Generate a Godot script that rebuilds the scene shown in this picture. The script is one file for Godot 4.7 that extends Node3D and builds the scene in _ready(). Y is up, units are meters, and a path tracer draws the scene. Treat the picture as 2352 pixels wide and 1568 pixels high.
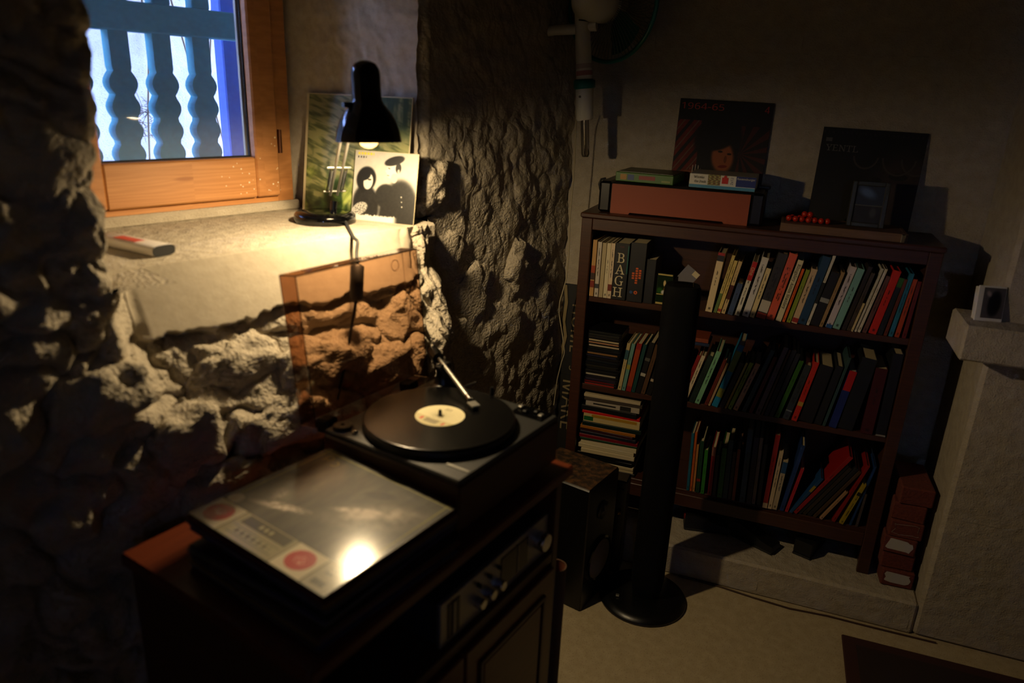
extends Node3D
# A dim stone-walled room corner: desk lamp in a deep window niche, record player on a cabinet, bookcase by the back wall.
const EYE := 1.66
const FPX := 1669.0
var R := Basis()                      # camera axes in the world
var taken := {}
var ES := Vector3(sin(deg_to_rad(38.0)), 0, -cos(deg_to_rad(38.0)))    # along the window wall
var EN := Vector3(cos(deg_to_rad(38.0)), 0, sin(deg_to_rad(38.0)))     # from the window wall into the room
var KU := Vector3(cos(deg_to_rad(19.9)), 0, sin(deg_to_rad(19.9)))     # along the back wall
var KD := Vector3(sin(deg_to_rad(19.9)), 0, -cos(deg_to_rad(19.9)))    # towards the back wall
var CA := Vector3(sin(deg_to_rad(32.5)), 0, -cos(deg_to_rad(32.5)))    # along the cabinet
var CV := Vector3(cos(deg_to_rad(32.5)), 0, sin(deg_to_rad(32.5)))     # from the cabinet's rear to its front
var C0 := Vector3(-0.63, 0, -1.03)
const WALL_TURN := 52.0
const BOOK_TURN := -19.9
const CAB_TURN := 57.5
const CAB_Y := 0.905
const SILL_Y := 1.325
const LEFT_EDGE := 0.492
const CASE_D := 2.46
const CASE_Y := 1.278
var M := {}
var rng := RandomNumberGenerator.new()

# ---------- positions ----------
func W(s: float, y: float, n: float) -> Vector3: return ES * s + EN * n + Vector3(0, y, 0)
func K(u: float, y: float, d: float) -> Vector3: return KU * u + KD * d + Vector3(0, y, 0)
func C(a: float, y: float, v: float) -> Vector3: return C0 + CA * a + CV * v + Vector3(0, y, 0)
func ray(x: float, y: float) -> Vector3: return (R * Vector3(x - 1176.0, 784.0 - y, -FPX)).normalized()
func onplane(x: float, y: float, p: Vector3, n: Vector3) -> Vector3:
	var d := ray(x, y)
	var e := Vector3(0, EYE, 0)
	return e + d * ((p - e).dot(n) / d.dot(n))
func onw(x: float, y: float, n: float) -> Vector3: return onplane(x, y, EN * n, EN)
func onk(x: float, y: float, d: float) -> Vector3: return onplane(x, y, KD * d, KD)
func onh(x: float, y: float, h: float) -> Vector3: return onplane(x, y, Vector3(0, h, 0), Vector3.UP)

# ---------- meshes ----------
class Mb:
	var st := SurfaceTool.new()
	var flat := true
	func _init() -> void:
		st.begin(Mesh.PRIMITIVE_TRIANGLES)
		st.set_smooth_group(-1)
	func smooth(on: bool) -> Mb:
		st.set_smooth_group(0 if on else -1)
		return self
	func tri(a: Vector3, b: Vector3, c: Vector3, out: Vector3, ua := Vector2.ZERO, ub := Vector2.ZERO, uc := Vector2.ZERO) -> void:
		if (b - a).cross(c - a).dot(out) > 0.0:
			var t := b; b = c; c = t
			var tu := ub; ub = uc; uc = tu
		st.set_uv(ua); st.add_vertex(a)
		st.set_uv(ub); st.add_vertex(b)
		st.set_uv(uc); st.add_vertex(c)
	func quad(a: Vector3, b: Vector3, c: Vector3, d: Vector3, out: Vector3, full_uv := false) -> void:
		if full_uv:
			tri(a, b, c, out, Vector2(0, 1), Vector2(1, 1), Vector2(1, 0))
			tri(a, c, d, out, Vector2(0, 1), Vector2(1, 0), Vector2(0, 0))
		else:
			tri(a, b, c, out)
			tri(a, c, d, out)
	func box(c: Vector3, s: Vector3, b := 0.0, bs := Basis()) -> Mb:
		var h := s / 2.0
		b = min(b, min(h.x, min(h.y, h.z)) * 0.9)
		var sg := [-1.0, 1.0]
		var p := func(sx: float, sy: float, sz: float, ax: int) -> Vector3:
			var v := Vector3(sx * (h.x - b), sy * (h.y - b), sz * (h.z - b))
			if ax == 0: v.x = sx * h.x
			elif ax == 1: v.y = sy * h.y
			else: v.z = sz * h.z
			return c + bs * v
		for q in sg:
			quad(p.call(q, -1.0, -1.0, 0), p.call(q, 1.0, -1.0, 0), p.call(q, 1.0, 1.0, 0), p.call(q, -1.0, 1.0, 0), bs * Vector3(q, 0, 0))
			quad(p.call(-1.0, q, -1.0, 1), p.call(1.0, q, -1.0, 1), p.call(1.0, q, 1.0, 1), p.call(-1.0, q, 1.0, 1), bs * Vector3(0, q, 0))
			quad(p.call(-1.0, -1.0, q, 2), p.call(1.0, -1.0, q, 2), p.call(1.0, 1.0, q, 2), p.call(-1.0, 1.0, q, 2), bs * Vector3(0, 0, q), q > 0.0)
		if b > 0.00001:
			for q in sg:
				for r in sg:
					quad(p.call(q, r, -1.0, 0), p.call(q, r, 1.0, 0), p.call(q, r, 1.0, 1), p.call(q, r, -1.0, 1), bs * Vector3(q, r, 0))
					quad(p.call(q, -1.0, r, 0), p.call(q, 1.0, r, 0), p.call(q, 1.0, r, 2), p.call(q, -1.0, r, 2), bs * Vector3(q, 0, r))
					quad(p.call(-1.0, q, r, 1), p.call(1.0, q, r, 1), p.call(1.0, q, r, 2), p.call(-1.0, q, r, 2), bs * Vector3(0, q, r))
					for t in sg:
						tri(p.call(q, r, t, 0), p.call(q, r, t, 1), p.call(q, r, t, 2), bs * Vector3(q, r, t))
		return self
	func ring_strip(rings: Array, closed_ends: bool) -> void:
		# rings: arrays of points, each closed; outward is away from the ring's centre
		var cen := []
		for r in rings:
			var c := Vector3.ZERO
			for v in r: c += v
			cen.append(c / r.size())
		for i in rings.size() - 1:
			var a: Array = rings[i]
			var b: Array = rings[i + 1]
			var k := a.size()
			for j in k:
				var j2 := (j + 1) % k
				var mid: Vector3 = (a[j] + a[j2] + b[j] + b[j2]) / 4.0 - (cen[i] + cen[i + 1]) / 2.0
				var nrm: Vector3 = (a[j2] - a[j] + b[j2] - b[j]).cross(b[j] - a[j] + b[j2] - a[j2])
				if nrm.dot(mid) < 0.0: nrm = -nrm
				if nrm.length() < 1e-12: continue
				quad(a[j], a[j2], b[j2], b[j], nrm)
		if closed_ends:
			for e in [0, rings.size() - 1]:
				var r: Array = rings[e]
				var o: Vector3 = cen[0] - cen[1] if e == 0 else cen[-1] - cen[-2]
				for j in r.size():
					tri(cen[e], r[j], r[(j + 1) % r.size()], o)
	func tube(pts: Array, rad, sides := 8, caps := true) -> Mb:
		smooth(true)
		var rings := []
		var side := Vector3.ZERO
		for i in pts.size():
			var t: Vector3 = (pts[min(i + 1, pts.size() - 1)] - pts[max(i - 1, 0)]).normalized()
			if i == 0:
				side = t.cross(Vector3.UP if abs(t.y) < 0.9 else Vector3.RIGHT).normalized()
			else:
				side = (side - t * side.dot(t)).normalized()
			var up := t.cross(side)
			var r: float = rad[i] if rad is Array else rad
			var ring := []
			for k in sides:
				var an := TAU * k / sides
				ring.append(pts[i] + (side * cos(an) + up * sin(an)) * r)
			rings.append(ring)
		ring_strip(rings, false)
		smooth(false)
		if caps:
			for e in [0, rings.size() - 1]:
				var o: Vector3 = pts[0] - pts[1] if e == 0 else pts[-1] - pts[-2]
				for k in sides:
					tri(pts[e], rings[e][k], rings[e][(k + 1) % sides], o)
		return self
	func lathe(profile: Array, segs := 32, c := Vector3.ZERO, bs := Basis(), soft := true) -> Mb:
		# profile: Vector2(radius, height) run along the outside; normals point to the left of the run seen with the axis upward
		smooth(soft)
		for i in profile.size() - 1:
			var a: Vector2 = profile[i]
			var b: Vector2 = profile[i + 1]
			if a.distance_to(b) < 1e-7: continue
			for k in segs:
				var a0 := TAU * k / segs
				var a1 := TAU * (k + 1) / segs
				var f := func(p: Vector2, an: float) -> Vector3: return c + bs * Vector3(p.x * cos(an), p.y, p.x * sin(an))
				var am := (a0 + a1) / 2.0
				var o := bs * Vector3((b.y - a.y) * cos(am), a.x - b.x, (b.y - a.y) * sin(am))
				if a.x > 1e-6: tri(f.call(a, a0), f.call(a, a1), f.call(b, a1), o)
				if b.x > 1e-6: tri(f.call(a, a0), f.call(b, a1), f.call(b, a0), o)
		smooth(false)
		return self
	func prism(poly: PackedVector2Array, z0: float, z1: float, c := Vector3.ZERO, bs := Basis()) -> Mb:
		# polygon in x, y pushed along z
		var idx := Geometry2D.triangulate_polygon(poly)
		for i in range(0, idx.size(), 3):
			for z in [z0, z1]:
				var q := func(k: int) -> Vector3: return c + bs * Vector3(poly[idx[i + k]].x, poly[idx[i + k]].y, z)
				tri(q.call(0), q.call(1), q.call(2), bs * Vector3(0, 0, 1 if z == max(z0, z1) else -1))
		var ccw := not Geometry2D.is_polygon_clockwise(poly)
		for i in poly.size():
			var a := poly[i]
			var b := poly[(i + 1) % poly.size()]
			var o := Vector3(b.y - a.y, a.x - b.x, 0)
			if not ccw: o = -o
			quad(c + bs * Vector3(a.x, a.y, z0), c + bs * Vector3(b.x, b.y, z0), c + bs * Vector3(b.x, b.y, z1), c + bs * Vector3(a.x, a.y, z1), bs * o)
		return self
	func done() -> ArrayMesh:
		st.generate_normals()
		return st.commit()

func numbered(called: String) -> String:
	if not taken.has(called):
		taken[called] = 0
		return called
	taken[called] += 1
	return "%s_%03d" % [called, taken[called]]
func part(called: String, mesh, m: Material, parent: Node3D) -> MeshInstance3D:
	var o := MeshInstance3D.new()
	o.mesh = mesh.done() if mesh is Mb else mesh
	o.material_override = m
	o.name = called
	parent.add_child(o, true)
	return o
func thing(called: String, label: String, category: String, at := Vector3.ZERO, turn := 0.0, group := "") -> Node3D:
	var o := Node3D.new()
	o.name = numbered(called)
	add_child(o)
	o.position = at
	o.rotation_degrees.y = turn
	if label != "": o.set_meta("label", label)
	if category != "": o.set_meta("category", category)
	if group != "": o.set_meta("group", group)
	return o
func struct(called: String, label: String, at := Vector3.ZERO, turn := 0.0) -> Node3D:
	var o := thing(called, label, called.get_slice("_", 0), at, turn)
	o.set_meta("kind", "structure")
	return o
func flat_text(called: String, txt: String, cap: float, at: Vector3, m: Material, parent: Node3D, bs := Basis(), serif := false, wide := 0.0) -> MeshInstance3D:
	var t := TextMesh.new()
	var f := SystemFont.new()
	f.font_names = PackedStringArray(["Droid Serif" if serif else "Droid Sans"])
	t.font = f
	t.font_size = 64
	t.pixel_size = cap / (64.0 * 0.72)
	t.depth = 0.0006
	t.text = txt
	t.curve_step = 4.0
	var o := part(called, t, m, parent)
	var k := 1.0
	if wide > 0.0:
		var sz := t.get_aabb().size.x
		if sz > 0.0: k = wide / sz
	o.transform = Transform3D(bs * Basis.from_scale(Vector3(k, 1, 1)), at)
	return o

# ---------- materials ----------
func mat(c: Color, rough := 0.7, metal := 0.0) -> StandardMaterial3D:
	var m := StandardMaterial3D.new()
	m.albedo_color = c
	m.roughness = rough
	m.metallic = metal
	return m
func noise(kind: int, freq: float, octaves: int, sd: int) -> FastNoiseLite:
	var f := FastNoiseLite.new()
	f.noise_type = kind as FastNoiseLite.NoiseType
	f.frequency = freq
	f.seed = sd
	if octaves > 1:
		f.fractal_type = FastNoiseLite.FRACTAL_FBM
		f.fractal_octaves = octaves
	else:
		f.fractal_type = FastNoiseLite.FRACTAL_NONE
	return f
func tex(img: Image) -> ImageTexture:
	img.generate_mipmaps()
	return ImageTexture.create_from_image(img)
func grain(base: Color, dark: Color, sd: int, stretch: float, knots: int) -> ImageTexture:
	var w := 256
	var img := Image.create(w, w, false, Image.FORMAT_RGB8)
	var a := noise(FastNoiseLite.TYPE_SIMPLEX_SMOOTH, 0.02, 4, sd)
	var b := noise(FastNoiseLite.TYPE_SIMPLEX_SMOOTH, 0.11, 3, sd + 1)
	var r := RandomNumberGenerator.new()
	r.seed = sd
	var kn := []
	for i in knots: kn.append(Vector3(r.randf() * w, r.randf() * w, r.randf_range(4.0, 8.0)))
	for y in w:
		for x in w:
			var bend := 0.0
			var k := 0.0
			for q in kn:
				var dd: float = Vector2((x - q.x) * 0.6, y - q.y).length() / q.z
				bend += 9.0 * exp(-dd * dd * 0.35) * signf(y - q.y)
				k = max(k, clampf(1.35 - dd, 0.0, 1.0))
			var v := a.get_noise_2d(x / stretch, (y + bend) * 2.0) * 0.5 + 0.5
			var lines := 0.5 + 0.5 * sin((y + bend) * 0.42 + a.get_noise_2d(x / stretch, y * 0.4) * 14.0)
			var f := clampf(v * 0.55 + lines * 0.3 + b.get_noise_2d(x / stretch, y * 3.0) * 0.3, 0.0, 1.0)
			img.set_pixel(x, y, base.lerp(dark, clampf(f * 0.8 + k, 0.0, 1.0)))
	return tex(img)
func wood(base: Color, dark: Color, rough: float, sd: int, scale: Vector3, knots := 0) -> StandardMaterial3D:
	var m := mat(Color.WHITE, rough)
	m.albedo_texture = grain(base, dark, sd, 9.0, knots)
	m.uv1_triplanar = true
	m.uv1_scale = scale
	return m
func speckle(base: Color, other: Color, dots: Color, sd: int, rough: float, scale: float, relief: float) -> StandardMaterial3D:
	var w := 512
	var img := Image.create(w, w, false, Image.FORMAT_RGB8)
	var bump := Image.create(w, w, false, Image.FORMAT_L8)
	var a := noise(FastNoiseLite.TYPE_SIMPLEX_SMOOTH, 0.018, 5, sd)
	var b := noise(FastNoiseLite.TYPE_SIMPLEX_SMOOTH, 0.16, 2, sd + 7)
	for y in w:
		for x in w:
			var v := a.get_noise_2d(x, y)
			var f := b.get_noise_2d(x, y)
			var c := base.lerp(other, clampf(0.5 + v * 0.9, 0.0, 1.0))
			if f > 0.52: c = c.lerp(dots, clampf((f - 0.52) * 8.0, 0.0, 1.0))
			img.set_pixel(x, y, c)
			var g := clampf(0.5 + v * 0.5 + f * 0.18, 0.0, 1.0)
			bump.set_pixel(x, y, Color(g, g, g))
	var m := mat(Color.WHITE, rough)
	m.albedo_texture = tex(img)
	m.uv1_triplanar = true
	m.uv1_world_triplanar = true
	m.uv1_scale = Vector3.ONE * scale
	if relief > 0.0:
		m.heightmap_enabled = true
		m.heightmap_texture = tex(bump)
		m.heightmap_scale = relief
	return m

func make_materials() -> void:
	M.plaster = speckle(Color(0.61, 0.57, 0.50), Color(0.67, 0.63, 0.56), Color(0.52, 0.48, 0.43), 11, 0.95, 2.2, 0.5)
	M.dark_ceiling = wood(Color(0.20, 0.13, 0.08), Color(0.11, 0.07, 0.04), 0.7, 27, Vector3(1.0, 4.0, 4.0))  # dark timber made up for the unseen ceiling, so less light bounces back
	M.sill = M.plaster
	M.floor = speckle(Color(0.66, 0.60, 0.47), Color(0.71, 0.65, 0.52), Color(0.44, 0.36, 0.26), 13, 0.6, 2.4, 0.05)
	M.rock = M.plaster.duplicate()      # the same limewash as every other wall, on a rougher ground
	var hb := noise(FastNoiseLite.TYPE_SIMPLEX_SMOOTH, 0.045, 5, 31).get_seamless_image(512, 512)
	M.rock.heightmap_enabled = true
	M.rock.heightmap_texture = tex(hb)
	M.rock.heightmap_scale = 0.16
	M.rock.uv1_scale = Vector3.ONE * 4.0
	M.render = M.rock.duplicate()
	M.render.heightmap_scale = 0.25
	M.rubble = M.rock.duplicate()
	M.rubble.heightmap_scale = 0.6
	M.rock.heightmap_scale = 0.05
	M.pine = wood(Color(0.74, 0.52, 0.30), Color(0.58, 0.36, 0.17), 0.5, 21, Vector3(1.6, 5.0, 5.0), 3)
	M.pine_up = wood(Color(0.72, 0.50, 0.29), Color(0.56, 0.35, 0.17), 0.5, 22, Vector3(5.0, 1.6, 5.0), 2)
	M.dark_wood = wood(Color(0.30, 0.15, 0.075), Color(0.17, 0.075, 0.035), 0.38, 23, Vector3(2.0, 6.0, 6.0))
	M.case_wood = wood(Color(0.27, 0.15, 0.085), Color(0.15, 0.075, 0.04), 0.4, 24, Vector3(2.0, 6.0, 6.0))
	M.red_wood = wood(Color(0.40, 0.18, 0.085), Color(0.28, 0.11, 0.05), 0.32, 25, Vector3(2.0, 6.0, 6.0))
	M.box_wood = wood(Color(0.42, 0.31, 0.21), Color(0.28, 0.19, 0.12), 0.6, 26, Vector3(3.0, 9.0, 9.0), 2)
	M.black = mat(Color(0.025, 0.025, 0.027), 0.35)
	M.black_matt = mat(Color(0.03, 0.03, 0.032), 0.8)
	M.gloss_black = mat(Color(0.012, 0.012, 0.015), 0.12)
	M.vinyl = mat(Color(0.02, 0.02, 0.021), 0.2)
	M.deck = mat(Color(0.17, 0.17, 0.165), 0.45, 0.3)
	M.chrome = mat(Color(0.82, 0.82, 0.82), 0.12, 1.0)
	M.silver = mat(Color(0.62, 0.61, 0.58), 0.38, 0.8)
	M.white = mat(Color(0.80, 0.79, 0.75), 0.55)
	M.plastic = mat(Color(0.80, 0.79, 0.74), 0.4)
	M.teal = mat(Color(0.04, 0.42, 0.38), 0.3)
	M.pages = mat(Color(0.72, 0.66, 0.52), 0.9)
	M.cream = mat(Color(0.72, 0.67, 0.54), 0.8)
	M.ink = mat(Color(0.05, 0.045, 0.04), 0.8)
	M.red = mat(Color(0.70, 0.09, 0.06), 0.6)
	M.orange = mat(Color(0.80, 0.30, 0.06), 0.6)
	M.cord = mat(Color(0.015, 0.014, 0.013), 0.75)
	M.pale_cord = mat(Color(0.62, 0.58, 0.48), 0.6)
	M.brick = speckle(Color(0.42, 0.17, 0.11), Color(0.33, 0.13, 0.09), Color(0.60, 0.55, 0.50), 41, 0.95, 9.0, 0.3)
	M.mortar = mat(Color(0.66, 0.64, 0.60), 0.95)
	var g := mat(Color(0.80, 0.66, 0.55, 0.0), 0.04)
	g.refraction_enabled = true
	g.refraction_scale = 0.05
	M.smoked = g
	var gl := mat(Color(0.9, 0.95, 1.0, 0.05), 0.02)
	gl.transparency = BaseMaterial3D.TRANSPARENCY_ALPHA
	gl.metallic_specular = 0.2
	M.glass = gl

# ---------- camera and light ----------
func set_up() -> void:
	var down := Vector3(960.0 - 1176.0, -(5650.0 - 784.0), -FPX).normalized()
	var up := -down
	var ahead := Vector3(0, 0, -1)
	ahead = (ahead - up * ahead.dot(up)).normalized()
	var right := ahead.cross(up)
	R = Basis(right, up, -ahead).transposed()
	var cam := Camera3D.new()
	cam.name = "camera"
	add_child(cam)
	cam.transform = Transform3D(R, Vector3(0, EYE, 0))
	var lens := CameraAttributesPhysical.new()
	lens.frustum_focal_length = FPX / 1568.0 * 24.0
	lens.frustum_focus_distance = 2.75
	lens.exposure_aperture = 2.2
	lens.frustum_near = 0.05
	lens.frustum_far = 60.0
	cam.attributes = lens
	cam.current = true
	var env := Environment.new()
	env.background_mode = Environment.BG_SKY
	var sky := Sky.new()
	var sm := ProceduralSkyMaterial.new()
	sm.sky_top_color = Color(0.46, 0.58, 0.88)
	sm.sky_horizon_color = Color(0.70, 0.77, 0.95)
	sm.ground_bottom_color = Color(0.30, 0.30, 0.30)
	sm.ground_horizon_color = Color(0.55, 0.60, 0.72)
	sm.sky_energy_multiplier = 1.0
	sm.ground_energy_multiplier = 1.0
	sky.sky_material = sm
	env.sky = sky
	env.background_energy_multiplier = 95.0
	env.tonemap_mode = Environment.TONE_MAPPER_LINEAR
	env.tonemap_exposure = 0.5
	env.sdfgi_enabled = true
	env.ssao_enabled = true
	env.ssil_enabled = true
	var we := WorldEnvironment.new()
	we.environment = env
	we.name = "world"
	add_child(we)

# ---------- the window wall ----------
var n_stone: FastNoiseLite
var n_lump: FastNoiseLite
var n_fine: FastNoiseLite
var n_mid: FastNoiseLite
func corner_s(y: float) -> float: return 1.385 + 0.030 * (1.0 - smoothstep(1.40, 1.50, y)) + 0.006 * n_lump.get_noise_2d(y * 3.0, 5.0)
func left_s(y: float) -> float: return LEFT_EDGE + 0.028 * smoothstep(1.35, 1.9, y) + 0.012 * n_lump.get_noise_2d(y * 3.0, 9.0)
func apron(s: float, y: float) -> float:
	# smooth rendered strip under the sill: 1 inside, 0 outside
	var lip := 1.205 + 0.018 * n_lump.get_noise_2d(s * 4.0, 2.0) + 0.009 * n_mid.get_noise_2d(s * 1.4, 7.0) + 0.008 * n_fine.get_noise_2d(s, 3.0)
	return smoothstep(0.52, 0.58, s) * (1.0 - smoothstep(1.20, 1.36, s)) * smoothstep(lip - 0.012, lip + 0.006, y)
func face_n(s: float, y: float) -> float:
	var n := -1.345
	if s > 1.33:
		n = -1.345 - 0.070 * smoothstep(1.33, 1.44, s) - 0.185 * pow(clampf((s - 1.38) / 1.0, 0.0, 1.0), 0.9)
	var left_part := 1.0 - smoothstep(1.25, 1.55, s)
	n += left_part * (0.066 * smoothstep(1.23, 1.17, y) + 0.060 * smoothstep(1.18, 1.03, y) + 0.035 * smoothstep(1.03, 0.7, y))
	n += (1.0 - left_part) * 0.04 * smoothstep(1.25, 0.7, y) * (1.0 - smoothstep(2.2, 2.5, s))
	var ap := apron(s, y)
	var slope := 0.066 * clampf((1.325 - y) / 0.12, 0.0, 1.0)
	n = lerpf(n, -1.345 + slope, ap)
	n = lerpf(-1.205, n, smoothstep(0.485, 0.575, s)) if y < SILL_Y else (-1.205 if s < 0.60 else n)
	# rough masonry: rounded stones with sunken joints, lumps and grit
	var amp := (1.0 - ap) * (1.0 if s > 0.56 or y < 1.3 else 0.75) * (1.0 - 0.55 * smoothstep(1.30, 1.36, s) * (1.0 - smoothstep(1.42, 1.60, s)))
	var qs := s * lerpf(0.85, 1.25, smoothstep(1.2, 1.4, s)) + 0.22 * n_lump.get_noise_2d(s * 1.6, y * 1.6) + 0.2 * y
	var qy := y * (1.9 if s < 1.3 else 0.85) + 0.22 * n_lump.get_noise_2d(s * 1.6 + 40.0, y * 1.6)
	var cell := clampf((n_stone.get_noise_2d(qs, qy) + 1.0) * 1.6, 0.0, 1.0)
	var rt := smoothstep(1.25, 1.45, s)
	n += amp * lerpf(0.034, 0.006, rt) * (pow(cell, 0.42) - 0.6)
	n += (0.02 + amp * 0.98) * lerpf(0.020, 0.013, rt) * n_lump.get_noise_2d(s * lerpf(2.4, 1.9, rt), y * lerpf(2.8, 2.1, rt))
	n += amp * lerpf(0.011, 0.005, rt) * n_mid.get_noise_2d(s + 0.25 * y, y * lerpf(0.6, 0.95, rt))
	n += (0.05 + amp * 0.95) * lerpf(0.010, 0.004, rt) * n_fine.get_noise_2d(s, y * lerpf(0.7, 0.95, rt))
	return n
func grid_mesh(nu: int, nv: int, f: Callable, out: Vector3) -> ArrayMesh:
	var v := PackedVector3Array(); v.resize(nu * nv)
	for j in nv:
		for i in nu:
			v[j * nu + i] = f.call(float(i) / (nu - 1), float(j) / (nv - 1))
	var nr := PackedVector3Array(); nr.resize(nu * nv)
	var flip := false
	var mid := (nv / 2) * nu + nu / 2
	if (v[mid + 1] - v[mid]).cross(v[mid + nu] - v[mid]).dot(out) < 0.0: flip = true
	for j in nv:
		for i in nu:
			var a := v[j * nu + min(i + 1, nu - 1)] - v[j * nu + max(i - 1, 0)]
			var b := v[min(j + 1, nv - 1) * nu + i] - v[max(j - 1, 0) * nu + i]
			var n := a.cross(b).normalized()
			nr[j * nu + i] = -n if flip else n
	var ix := PackedInt32Array(); ix.resize((nu - 1) * (nv - 1) * 6)
	var k := 0
	for j in nv - 1:
		for i in nu - 1:
			var q := j * nu + i
			var t := [q, q + nu, q + 1, q + 1, q + nu, q + nu + 1] if not flip else [q, q + 1, q + nu, q + 1, q + nu + 1, q + nu]
			for z in t:
				ix[k] = z
				k += 1
	var ar := []
	ar.resize(Mesh.ARRAY_MAX)
	ar[Mesh.ARRAY_VERTEX] = v
	ar[Mesh.ARRAY_NORMAL] = nr
	ar[Mesh.ARRAY_INDEX] = ix
	var am := ArrayMesh.new()
	am.add_surface_from_arrays(Mesh.PRIMITIVE_TRIANGLES, ar)
	return am
func build_window_wall() -> void:
	n_stone = noise(FastNoiseLite.TYPE_CELLULAR, 5.2, 1, 3)
	n_stone.cellular_return_type = FastNoiseLite.RETURN_DISTANCE2_SUB
	n_stone.cellular_jitter = 0.9
	n_lump = noise(FastNoiseLite.TYPE_SIMPLEX_SMOOTH, 2.4, 3, 5)
	n_fine = noise(FastNoiseLite.TYPE_SIMPLEX_SMOOTH, 16.0, 4, 8)
	n_mid = noise(FastNoiseLite.TYPE_SIMPLEX_SMOOTH, 7.0, 3, 29)
	var wall := struct("wall_left", "thick rough whitewashed rubble wall with a deep window niche")
	var low := func(i: float, j: float) -> Vector3:
		var s := lerpf(0.10, 2.62, i)
		var y := lerpf(0.0, SILL_Y, 1.0 - pow(1.0 - j, 1.35))
		var p := W(s, y, face_n(s, y))
		return p
	part("lower_masonry", grid_mesh(620, 300, low, EN), M.rubble, wall)
	var smooth_strip := func(i: float, j: float) -> Vector3:
		var s := lerpf(0.48, 1.40, i)
		var y := lerpf(1.13, SILL_Y, j)
		var p := W(s, y, face_n(s, y) + lerpf(-0.03, 0.0015, smoothstep(0.35, 0.6, apron(s, y))))
		return p
	part("sill_apron", grid_mesh(260, 70, smooth_strip, EN), M.rock, wall)
	var rest := func(i: float, j: float) -> Vector3:
		var s := lerpf(-2.4, 0.10, i)
		var y := lerpf(0.0, 2.62, j)
		var p := W(s, y, face_n(s, y))
		return p
	part("rear_masonry", grid_mesh(120, 120, rest, EN), M.rock, wall)
	var left := func(i: float, j: float) -> Vector3:
		var y := lerpf(SILL_Y, 2.62, j)
		var t := i * 0.92
		var e := left_s(y)
		var s: float
		var n: float
		if t < 0.48:
			s = lerpf(0.10, e, t / 0.48)
			n = face_n(s, y) - 0.012 * smoothstep(0.45, 0.48, t)
		else:
			s = lerpf(e, 0.655, (t - 0.48) / 0.44) + 0.006 * n_lump.get_noise_2d(t * 5.0, y * 5.0)
			n = lerpf(face_n(e, y) - 0.012, -1.80, (t - 0.48) / 0.44)
		var p := W(s, y, n)
		return p
	part("left_pier", grid_mesh(200, 220, left, EN), M.rubble, wall)
	var reveal := func(i: float, j: float) -> Vector3:
		var y := lerpf(SILL_Y, 2.62, pow(j, 1.3))
		var e := corner_s(y)
		var s: float = lerpf(1.240, e, i) - 0.0012 - 0.007 * sin(i * PI) * n_lump.get_noise_2d(i * 0.42 * 6.0, y * 4.0) - 0.003 * n_fine.get_noise_2d(i * 0.42, y)
		var p := W(s, y, lerpf(-1.80, face_n(e, y) - 0.045, i) + 0.0012)
		return p
	part("rendered_reveal", grid_mesh(110, 240, reveal, -ES), M.rock, wall)
	var right := func(i: float, j: float) -> Vector3:
		var y := lerpf(SILL_Y, 2.62, pow(j, 1.3))
		var e := corner_s(y)
		var t := i * 1.75
		var s: float
		var n: float
		if t < 0.42:
			var k := t / 0.42
			s = lerpf(1.240, e, k) - 0.007 * sin(k * PI) * n_lump.get_noise_2d(t * 6.0, y * 4.0) - 0.003 * n_fine.get_noise_2d(t, y)
			n = lerpf(-1.80, face_n(e, y) - 0.045, k)
		else:
			s = lerpf(e, 2.62, (t - 0.42) / 1.33)
			n = face_n(s, y) - 0.045 * (1.0 - smoothstep(0.0, 0.05, t - 0.42))
		var p := W(s, y, n)
		return p
	part("right_pier", grid_mesh(440, 300, right, EN), M.render, wall)
	# solid core between inner and outer face, open only at the window
	var b := Mb.new()
	var bs := Basis(ES, Vector3.UP, EN)
	b.box(W(-0.90, 1.31, -1.84), Vector3(3.04, 2.62, 0.32), 0.0, bs)
	b.box(W(1.975, 1.31, -1.91), Vector3(1.47, 2.62, 0.18), 0.0, bs)
	b.box(W(2.06, 1.31, -1.76), Vector3(1.28, 2.62, 0.14), 0.0, bs)
	b.box(W(0.93, 0.64, -1.80), Vector3(0.64, 1.28, 0.40), 0.0, bs)
	b.box(W(0.93, 2.41, -1.66), Vector3(0.95, 0.42, 0.68), 0.0, bs)
	part("core", b, M.plaster, wall)
	# loose-faced stones standing proud of the rubble
	var st := [[1.43, 1.395, 0.05, 0.075, 0.045], [1.93, 1.09, 0.055, 0.09, 0.05], [1.62, 1.02, 0.10, 0.13, 0.018], [1.80, 0.86, 0.11, 0.12, 0.018],
		[1.50, 1.16, 0.09, 0.10, 0.020], [0.72, 1.12, 0.10, 0.06, 0.05], [0.92, 1.08, 0.11, 0.055, 0.05], [0.58, 1.02, 0.09, 0.07, 0.05],
		[0.80, 0.99, 0.12, 0.06, 0.045], [1.06, 1.03, 0.09, 0.06, 0.045], [0.45, 1.15, 0.07, 0.06, 0.05], [0.66, 0.90, 0.11, 0.06, 0.045], [2.10, 0.92, 0.08, 0.10, 0.018], [1.45, 0.95, 0.09, 0.09, 0.020]]
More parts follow.
